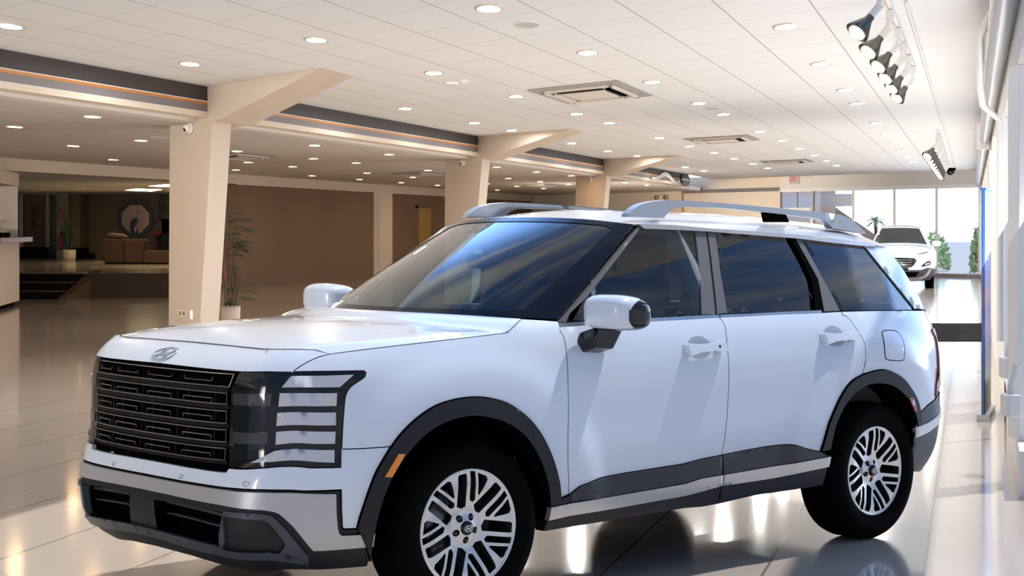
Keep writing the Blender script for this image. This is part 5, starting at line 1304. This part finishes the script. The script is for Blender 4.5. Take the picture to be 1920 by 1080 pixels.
cr.color_ramp.elements[0].position = .10; cr.color_ramp.elements[0].color = (.06, .035, .045, 1)
cr.color_ramp.elements[1].position = 1.; cr.color_ramp.elements[1].color = (.03, .16, .55, 1)
for p, c in ((.36, (.10, .05, .06, 1)), (.40, (.05, .05, .16, 1)), (.50, (.32, .16, .34, 1)), (.57, (.14, .09, .30, 1)), (.62, (.62, .20, .14, 1)), (.68, (.30, .14, .42, 1)), (.76, (.22, .22, .70, 1)), (.84, (.06, .24, .72, 1))):
    e_ = cr.color_ramp.elements.new(p); e_.color = c
B0 = Vector((4.16, 16.07, 0)); B1 = Vector((4.46, 17.0, 0)); bl = (B1-B0).length
bn = thing('banner_stand', 'tall narrow blue and purple printed banner standing by the windows', 'banner', B0, math.atan2(B1.y-B0.y, B1.x-B0.x))
MB().box((0, -.03, .06), (bl, .0, 2.05)).build('banner_sheet', M_BAN, bn)
MB().box((-.01, -.04, 2.05), (bl+.01, .01, 2.07)).build('top_rail', mat('bright_blue', (.03, .22, .65), rough=.4), bn)
MB().tube([(-.012, -.015, .06), (-.012, -.015, 2.05)], .006, 8).build('edge_pole', mat('edge_blue', (.04, .25, .68), rough=.3), bn)
MB().box((-.02, -.07, 0), (bl+.02, .04, .06)).build('banner_base', M_SILVER, bn)
mb = MB(); emblem_strokes(mb, lambda x, z_, o=0.: (x, -.0305-o, z_), bl*.52, 1.66, .26, .075, .03, 0, .002); mb.build('banner_emblem', M_PLASTIC, bn)
mb = MB()
for i, (z0, z1, xa, xb) in enumerate(((1.83, 1.86, .3, .75), (1.80, 1.815, .3, .6), (1.50, 1.53, .2, .8), (1.42, 1.44, .3, .75), (1.38, 1.395, .3, .6))): mb.box((xa*bl, -.032, z0), (xb*bl, -.0301, z1))
mb.build('banner_lines', M_PLASTIC, bn)
tag(MB().prism([(2.2, 27.3), W(PR-.02, 27.3)[:2], W(PR-.02, 32.2)[:2], (2.6, 32.2)], .0, .012).build('floor_mat', M_CARPET), 'wide black entrance mat across the floor behind the SUV', 'mat')

# ------------------------------------------------------------------ parked white crossover by the far shopfront
M_KGLASS = mat('dark_windshield', (.02, .026, .024), rough=.12, spec=.12)
KS = (.83*1.10, .925*1.09, .80*1.14)
kx, ky = 10.95, 51.3
kn = thing('car', 'smaller white crossover parked facing us near the far shop windows', 'car', (kx, ky, 0), math.radians(76.5))
mK = lambda u, w, off=0.: tuple(np.array(B(u, w, off))*np.array(KS))
def kpanel(nm, o, m, par=None, **kw): return make_panel(nm, mirrored(o) if kw.pop('mir', False) else o, mK, m, par or kn, **kw)
UE = UMAX-.001
kb = kpanel('body_shell', [(0, .60), (UE, .60), (UE, 1.27), (1.0, 1.235), (.95, 1.25), (0, 1.271)], [M_PAINT], mir=False, h=.09, thick=.03, gap=0)
make_panel('body_shell', [(0, .60), (UE, .60), (UE, 1.27), (1.0, 1.235), (.95, 1.25), (0, 1.271)], mK, [M_PAINT], kn, mirror=True, h=.09, thick=.03, gap=0)
def arch_cut(xc, r0): return None
kclad = [(0, .30), (.62, .30), (.80, .42), (.9, .62), (.72, .64), (.60, .60), (0, .60)]
kpanel('bumper_cladding', [(0, .25), (1.1, .27), (1.1, .62), (.78, .66), (.60, .60), (0, .60)], [M_FOG], mir=True, h=.06, off=.01, thick=.05, gap=0)
kpanel('skid_plate', [(0, .27), (.62, .28), (.86, .42), (.98, .60), (.90, .61), (.66, .42), (.5, .38), (0, .37)], [M_BAND], mir=True, h=.05, off=.02, thick=.03, gap=0)
kpanel('lower_intake', [(0, .40), (.46, .41), (.56, .53), (0, .54)], [M_BLACK], mir=True, h=.05, off=.022, thick=.02, gap=0)
kpanel('grille', [(0, .70), (.34, .70), (.50, .92), (.44, .97), (0, .98)], [M_GLOSSBLK], mir=True, h=.05, off=.012, thick=.03, gap=0)
kg = MB()
for w_ in (.76, .82, .88, .93): stroke(kg, [(u, w_) for u in np.linspace(-.36, .36, 9)], .012, .01, .02, mK)
kg.build('grille_bars', M_DCHROME, kn)
kpanel('number_plate_holder', [(0, .60), (.27, .60), (.27, .68), (0, .68)], [M_SLAT], mir=True, h=.05, off=.03, thick=.03, gap=0)
for mir in (False, True):
    make_panel('headlight', [(.60, .72), (.92, .74), (.98, .80), (.95, .87), (.78, .86), (.66, .80)], mK, [M_SLAT], kn, mirror=mir, off=.012, thick=.03, gap=0)
    make_panel('headlight_lens', [(.70, .76), (.88, .77), (.90, .83), (.74, .82)], mK, [M_LAMP], kn, mirror=mir, off=.02, thick=.02, gap=0)
    make_panel('running_light', [(.50, 1.055), (.88, 1.12), (.92, 1.16), (.74, 1.13)], mK, [M_GLASS_R], kn, mirror=mir, off=.012, thick=.03, gap=0)
    make_panel('lower_cladding', [(1.1, .26), (4.9, .26), (4.9, .60), (1.1, .60)], mK, [M_CLAD], kn, mirror=mir, off=.008, thick=.05, gap=0, h=.12)
    v, f = superell((.72, 0, 0), (.11, .13, .085), .7, 24, 14); s_ = -1 if not mir else 1
    MB().add([(x+.02, s_*1.02+y, 1.24+z_) for x, y, z_ in v], f, 0, True).build('side_mirror', M_PAINT, kn)
Ks = np.array(KS)
kh = coons(lambda b: front_line(b)*Ks, lambda b: rear_line(b)*Ks+np.array([.02, 0, .04*math.sin(math.pi*b)]), lambda a: d_far(a)*Ks, lambda a: d_near(a)*Ks)
khs = surf_off(lambda a, b: kh(a, b)+np.array([0, 0, .05*math.sin(math.pi*min(a, 1))*math.sin(math.pi*b)**.6]))
make_panel('hood', [(0, 0), (0, 1), (1, 1), (1, 0)], lambda a, b, o=0.: khs(min(max(a, 0), 1), min(max(b, 0), 1), o), [M_PAINT], kn, h=.08, flip=True)
def kq(x, y, z_): return np.array([x, y, z_])
kwb = poly3([(.60, .80, 1.20), (.35, .5, 1.23), (.25, 0, 1.245), (.35, -.5, 1.23), (.60, -.80, 1.20)])
kwt = poly3([(1.45, .60, 1.68), (1.36, .35, 1.70), (1.33, 0, 1.71), (1.36, -.35, 1.70), (1.45, -.60, 1.68)])
kws = coons(kwb, kwt, poly3([(.60, .80, 1.20), (1.45, .60, 1.68)]), poly3([(.60, -.80, 1.20), (1.45, -.60, 1.68)]))
make_panel('windshield', [(0.02, 0.04), (0.06, .96), (.94, .96), (.98, 0.04)], lambda a, b, o=0.: kws(b, a)+np.array([-o*.5, 0, o*.8]), [M_KGLASS], kn, h=.08, off=.004, thick=.002, gap=0)
make_panel('windshield_surround', [(0, 0), (0, 1), (1, 1), (1, 0)], lambda a, b, o=0.: kws(min(max(b, 0), 1), min(max(a, 0), 1))+np.array([-o*.5, 0, o*.8]), [M_PAINT], kn, h=.08, off=0, thick=.01, gap=0, flip=True)
kr = [(1.45, -.60, 1.68), (2.4, -.60, 1.70), (3.3, -.56, 1.60)]
krf = coons(kwt, poly3([(3.3, .56, 1.60), (3.42, 0, 1.63), (3.3, -.56, 1.60)]), poly3([fl(p) for p in kr]), poly3(kr))
krs = surf_off(lambda a, b: krf(a, b)+np.array([0, 0, .05*math.sin(math.pi*b)**.7*math.sin(math.pi*min(a*.8+.1, 1))]))
make_panel('roof', [(0, 0), (0, 1), (1, 1), (1, 0)], lambda a, b, o=0.: krs(min(max(a, 0), 1), min(max(b, 0), 1), o), [M_PAINT], kn, h=.09, flip=True, gap=0)
for s_ in (-1, 1):
    v = [(.60, s_*.80, 1.20), (2.0, s_*.86, 1.17), (3.5, s_*.80, 1.19), (3.3, s_*.56, 1.60), (2.4, s_*.60, 1.70), (1.45, s_*.60, 1.68)]
    MB().add(v, [(0, 1, 4, 5), (1, 2, 3, 4)] if s_ < 0 else [(5, 4, 1, 0), (4, 3, 2, 1)]).build('side_glass', M_GLOSSBLK, kn)
    MB().tube([(1.5, s_*.56, 1.71), (1.7, s_*.56, 1.76), (2.6, s_*.55, 1.77), (3.1, s_*.53, 1.66)], .018, 8).build('roof_rail', M_BAND, kn)
    MB().add([(.52, s_*.84, 1.14), (.60, s_*.80, 1.20), (2.0, s_*.86, 1.17), (3.5, s_*.80, 1.19), (3.5, s_*.86, 1.02), (2.0, s_*.93, 1.02), (.6, s_*.90, 1.05)], [(0, 1, 2, 5, 6), (2, 3, 4, 5)] if s_ < 0 else [(6, 5, 2, 1, 0), (5, 4, 3, 2)]).build('shoulder', M_PAINT, kn)
MB().add([(3.3, .56, 1.60), (3.3, -.56, 1.60), (3.6, -.8, 1.18), (3.6, .8, 1.18)], [(0, 1, 2, 3)]).build('rear_glass', M_GLOSSBLK, kn)
MB().box((-.6, -.70, .22), (3.3, .70, .5)).build('underbody', M_BLACK, kn)
v, f = superell((-.90, 0, 1.0), (.008, .055, .028), 1., 18, 10); MB().add(v, f, 0, True).build('emblem', M_CHROME, kn)
def kwheel(x, s_):
    w_ = empty('wheel'); w_.parent = kn; w_.location = (x, s_*.93, .345)
    if s_ > 0: w_.rotation_euler = (0, 0, math.pi)
    MB().lathe([(.23, .0), (.25, -.012), (.33, -.015), (.345, .03), (.345, .19), (.33, .22), (.22, .22)], axis='y', n=36).build('tire', M_RUBBER, w_)
    MB().lathe([(0, .012), (.06, .0), (.09, .02), (.235, .005), (.235, .2)], axis='y', n=36).build('rim', M_POCKET, w_)
    for k in range(5):
        a = k*2*math.pi/5; MB().hexa([(.05*math.cos(a+.5), -.004, .05*math.sin(a+.5)), (.05*math.cos(a-.5), -.004, .05*math.sin(a-.5)), (.05*math.cos(a-.5), .02, .05*math.sin(a-.5)), (.05*math.cos(a+.5), .02, .05*math.sin(a+.5)), (.228*math.cos(a+.14), -.004, .228*math.sin(a+.14)), (.228*math.cos(a-.14), -.004, .228*math.sin(a-.14)), (.228*math.cos(a-.14), .02, .228*math.sin(a-.14)), (.228*math.cos(a+.14), .02, .228*math.sin(a+.14))]).build('spoke', M_MACH, w_)
for x in (.02, 2.72):
    for s_ in (-1, 1): kwheel(x, s_)

# ------------------------------------------------------------------ outside
M_EXT = mat('pale_peach_render', (.95, .78, .68), rough=.8); M_EXTW = mat('white_render', (.86, .84, .82), rough=.7); M_SOFFIT = mat('brown_soffit', (.30, .19, .13), rough=.7)
M_PAVE = noise_color(mat('pale_paving', (.40, .41, .43), rough=.8), 1.5, (.395, .405, .42), (.41, .42, .435))
struct(MB().add([(-90, -60, -.13), (160, -60, -.13), (160, 220, -.13), (-90, 220, -.13)], [(0, 1, 2, 3)]).build('ground', M_PAVE))
struct(MB().prism([FW(-.3, 0, .35)[:2], FW(9, 0, .35)[:2], FW(9, 0, 5.5)[:2], FW(-.3, 0, 5.5)[:2]], 3.22, 3.4).build('ceiling', M_SOFFIT))
bd_ = thing('building', 'pale peach building with white balconies outside the far shopfront', 'building', (13.2, 76, -.13))
MB().box((-.6, -2, 0), (0, 44, 2.7)).build('wall', M_EXT, bd_)
MB().box((-.6, -2, 2.7), (.7, 44, 3.2)).build('balcony_slab', M_EXTW, bd_)
MB().box((-.6, -2, 3.2), (0, 44, 8)).build('upper_wall', M_EXT, bd_)
for y0, y1, z0, z1 in ((2, 6, .6, 2.2), (10, 16, .4, 2.3), (22, 30, .4, 2.3), (2, 6, 4, 6), (10, 16, 4, 6)):
    o_ = MB().box((-.02, y0, z0), (.05, y1, z1)).build('window', M_EXTW, bd_); MB().box((.04, y0+.3, z0+.1), (.07, y1-.3, z1-.1)).build('pane', M_PLASTIC, o_)
q0, q1 = on(1566, 394, 80), on(1650, 452, 80)
sw_ = thing('outdoor_stair', 'sloping pale brown stair stringer outside behind the SUV roof rail', 'stair', (q0.x, 80, 0))
dx_, dz_ = q1.x-q0.x, q1.z-q0.z
MB().hexa([(0, 0, q0.z-.28), (dx_, 0, q1.z-.28), (dx_, .3, q1.z-.28), (0, .3, q0.z-.28), (0, 0, q0.z+.14), (dx_, 0, q1.z+.14), (dx_, .3, q1.z+.14), (0, .3, q0.z+.14)]).build('stringer', mat('stair_brown', (.45, .33, .27), rough=.7), sw_)
MB().box((-.5, 0, q0.z-.28), (0, .8, q0.z+.05)).build('landing', M_EXT, sw_)
for x in (-.4,): MB().box((x-.08, .2, -.05), (x+.08, .36, q0.z-.28)).build('post', M_EXTW, sw_)
pt = thing('palm_tree', 'small palm tree outside the far windows between the frames', 'tree', (on(1641, 0, 84).x, 84, -.05))
MB().tube([(0, 0, 0), (.05, 0, 1.0), (.02, 0, 2.0)], [.12, .09, .08], 8).build('trunk', M_STEM, pt)
mb = MB()
for k in range(22):
    a = rp.uniform(0, 6.28); e_ = rp.uniform(-.1, 1.1); d = Vector((math.cos(a)*math.cos(e_), math.sin(a)*math.cos(e_), math.sin(e_)))
    sd = d.cross(Vector((0, 0, 1))).normalized(); P = []
    for t, w_ in ((0, .03), (.4, .09), (.8, .06), (1, .005)):
        c = Vector((.02, 0, 2.0))+d*.75*t-Vector((0, 0, .45*t*t)); P += [tuple(c-sd*w_), tuple(c+sd*w_), tuple(c+Vector((0, 0, w_*.3)))]
    mb.add(P, [(3*k_+j, 3*k_+(j+1) % 3, 3*k_+3+(j+1) % 3, 3*k_+3+j) for k_ in range(3) for j in range(3)])
mb.build('fronds', mat('bright_palm_leaf', (.50, .62, .40), rough=.5), pt)
def bush(x, y, r, h, lb, seed):
    rb = random.Random(seed); t = thing('shrub', lb, 'shrub', (x, y, -.05)); mb = MB()
    for i in range(420):
        a = rb.uniform(0, 6.28); e_ = math.asin(rb.uniform(0, 1)); q = Vector((math.cos(a)*math.cos(e_)*r, math.sin(a)*math.cos(e_)*r, math.sin(e_)*h))*rb.uniform(.75, 1.)
        n = Vector((rb.uniform(-1, 1), rb.uniform(-1, 1), rb.uniform(-1, 1))).normalized(); u_ = n.orthogonal().normalized()*.14; v_ = n.cross(u_)*.5
        mb.add([q-u_, q+v_, q+u_, q-v_], [(0, 1, 2, 3)])
    mb.build('foliage', mat('shrub_leaf', (.50, .70, .40), rough=.6), t); MB().tube([(0, 0, 0), (0, 0, h*.8)], .06, 6).build('stem', M_STEM, t)
bush(on(1752, 0, 76).x, 76, .7, 1.55, 'green shrub outside behind the roof of the white crossover', 4)
bush(on(1836, 0, 72).x, 72, .35, 1.9, 'green shrub outside behind the top of the blue banner', 5)
# ------------------------------------------------------------------ added area lamps, and the sun
def area(name, loc, size, energy, color, direction, spread=180, up=(0, 0, 1)):
    l = bpy.data.lights.new(name, 'AREA'); l.shape = 'RECTANGLE'; l.size, l.size_y = size; l.energy = energy; l.color = color; l.spread = math.radians(spread)
    o = bpy.data.objects.new(name, l); COL.objects.link(o); o.location = loc
    o.rotation_euler = Vector(direction).to_track_quat('-Z', 'Y').to_euler()
    return o
nrm = Vector((-1, .2538, 0)).normalized()
def wall_strip(name, y0, y1, zc, h, e, col, up, spread=180):
    c = W(PR-.12, (y0+y1)/2, zc); n = (nrm+Vector((0, 0, up))).normalized()
    o = area(name, c, ((Vector(W(0, y1))-Vector(W(0, y0))).length, h), e, col, n, spread)
    x = Vector((.2538, 1, 0)).normalized(); zz = -n; yy = zz.cross(x)
    o.rotation_euler = Matrix((x, yy, zz)).transposed().to_euler()
    return o
wall_strip('window_fill_lamp', 12, 60, 1.5, 2.2, 520, (1.0, .98, .96), .60)  # area lamp added inside the panes, tilted up to brighten the ceiling
area('rear_fill_lamp', (-10, -2, 2.2), (6, 2.6), 480, (1, .93, .86), (.17, 1, .05), 62)  # added lamp out of view behind the camera, brightens columns and ceiling
area('far_wall_fill_lamp', (1.2, 56, 2.3), (5, .5), 270, (1, .86, .72), (.44, .90, -.14), 60)  # added lamp without a fitting, aimed to brighten the far wall
sl = bpy.data.lights.new('sun', 'SUN'); sl.energy = 3.2; sl.angle = math.radians(1.2); sl.color = (1, .96, .90)
so = bpy.data.objects.new('sun', sl); COL.objects.link(so)
so.rotation_euler = (-Vector((.50, .36, 1.25))).to_track_quat('-Z', 'Y').to_euler()
# ------------------------------------------------------------------ camera and sky
cam = bpy.data.cameras.new('camera'); cam_o = bpy.data.objects.new('camera', cam); COL.objects.link(cam_o)
cam.sensor_width = 36; cam.lens = 3400/1920*36; cam.shift_y = -115/1920
cam.clip_start = .05; cam.clip_end = 500
cam_o.location = (0, 0, CAM_H); cam_o.rotation_euler = (math.radians(90), 0, 0)
SC.camera = cam_o
w = bpy.data.worlds.new('sky'); SC.world = w; w.use_nodes = True
N, L = w.node_tree.nodes, w.node_tree.links; N.clear()
out = N.new('ShaderNodeOutputWorld'); bg = N.new('ShaderNodeBackground'); tc = N.new('ShaderNodeTexCoord')
sep = N.new('ShaderNodeSeparateXYZ'); cr = N.new('ShaderNodeValToRGB'); mr_ = N.new('ShaderNodeMapRange')
mr_.inputs['From Min'].default_value = -1; mr_.inputs['From Max'].default_value = 1
L.new(tc.outputs['Generated'], sep.inputs[0]); L.new(sep.outputs['Z'], mr_.inputs['Value']); L.new(mr_.outputs[0], cr.inputs['Fac'])
e = cr.color_ramp.elements
e[0].position = 0; e[0].color = (.62, .56, .50, 1)
e[1].position = 1; e[1].color = (.15, .36, .95, 1)
for p, c in ((.47, (.72, .68, .64, 1)), (.50, (.70, .84, 1.02, 1)), (.56, (.52, .74, 1.10, 1)), (.70, (.28, .53, 1.12, 1))):
    q = cr.color_ramp.elements.new(p); q.color = c
nz = N.new('ShaderNodeTexNoise'); nz.inputs['Scale'].default_value = 2.6; nz.inputs['Detail'].default_value = 8; nz.inputs['Roughness'].default_value = .6
mp = N.new('ShaderNodeMapping'); mp.inputs['Scale'].default_value = (1, 1, 2.6)
L.new(tc.outputs['Generated'], mp.inputs[0]); L.new(mp.outputs[0], nz.inputs['Vector'])
cc = N.new('ShaderNodeValToRGB'); cc.color_ramp.elements[0].position = .48; cc.color_ramp.elements[1].position = .66
L.new(nz.outputs['Fac'], cc.inputs['Fac'])
up = N.new('ShaderNodeMath'); up.operation = 'GREATER_THAN'; up.inputs[1].default_value = .0; L.new(sep.outputs['Z'], up.inputs[0])
mu = N.new('ShaderNodeMath'); mu.operation = 'MULTIPLY'; L.new(cc.outputs['Color'], mu.inputs[0]); L.new(up.outputs[0], mu.inputs[1])
mx = N.new('ShaderNodeMixRGB'); mx.inputs['Color2'].default_value = (1.15, 1.18, 1.2, 1)
L.new(mu.outputs[0], mx.inputs['Fac']); L.new(cr.outputs['Color'], mx.inputs['Color1'])
# brighter, hazy quarter of the sky on the window side
def WM(op, a, b_=None):
    n_ = N.new('ShaderNodeMath'); n_.operation = op
    for i, q_ in enumerate((a, b_)):
        if q_ is None: continue
        if isinstance(q_, (int, float)): n_.inputs[i].default_value = q_
        else: L.new(q_, n_.inputs[i])
    return n_.outputs[0]
hx = WM('SQRT', WM('ADD', WM('MULTIPLY', sep.outputs['X'], sep.outputs['X']), WM('MULTIPLY', sep.outputs['Y'], sep.outputs['Y'])))
dt = WM('DIVIDE', WM('ADD', WM('MULTIPLY', sep.outputs['X'], math.sin(SEC_AZ)), WM('MULTIPLY', sep.outputs['Y'], math.cos(SEC_AZ))), WM('MAXIMUM', hx, .001))
r1 = N.new('ShaderNodeMapRange'); r1.interpolation_type = 'SMOOTHSTEP'; r1.inputs['From Min'].default_value = SEC_LO; r1.inputs['From Max'].default_value = SEC_HI; L.new(dt, r1.inputs['Value'])
r2 = N.new('ShaderNodeMapRange'); r2.interpolation_type = 'SMOOTHSTEP'; r2.inputs['From Min'].default_value = .30; r2.inputs['From Max'].default_value = .70; r2.inputs['To Min'].default_value = 1; r2.inputs['To Max'].default_value = 0; L.new(sep.outputs['Z'], r2.inputs['Value'])
gain = WM('ADD', WM('MULTIPLY', WM('MULTIPLY', r1.outputs[0], r2.outputs[0]), SEC_GAIN), 1.0)
L.new(mx.outputs[0], bg.inputs['Color']); L.new(WM('MULTIPLY', gain, WORLD_STR), bg.inputs['Strength'])
L.new(bg.outputs[0], out.inputs[0])
SC.view_settings.view_transform = 'Standard'; SC.view_settings.look = 'None'
SC.view_settings.gamma = 1; SC.view_settings.use_curve_mapping = False; SC.view_settings.exposure = EXPOSURE
SC.cycles.max_bounces = 8; SC.cycles.transparent_max_bounces = 12
SC.cycles.caustics_reflective = False; SC.cycles.caustics_refractive = False
SC.cycles.sample_clamp_indirect = 6
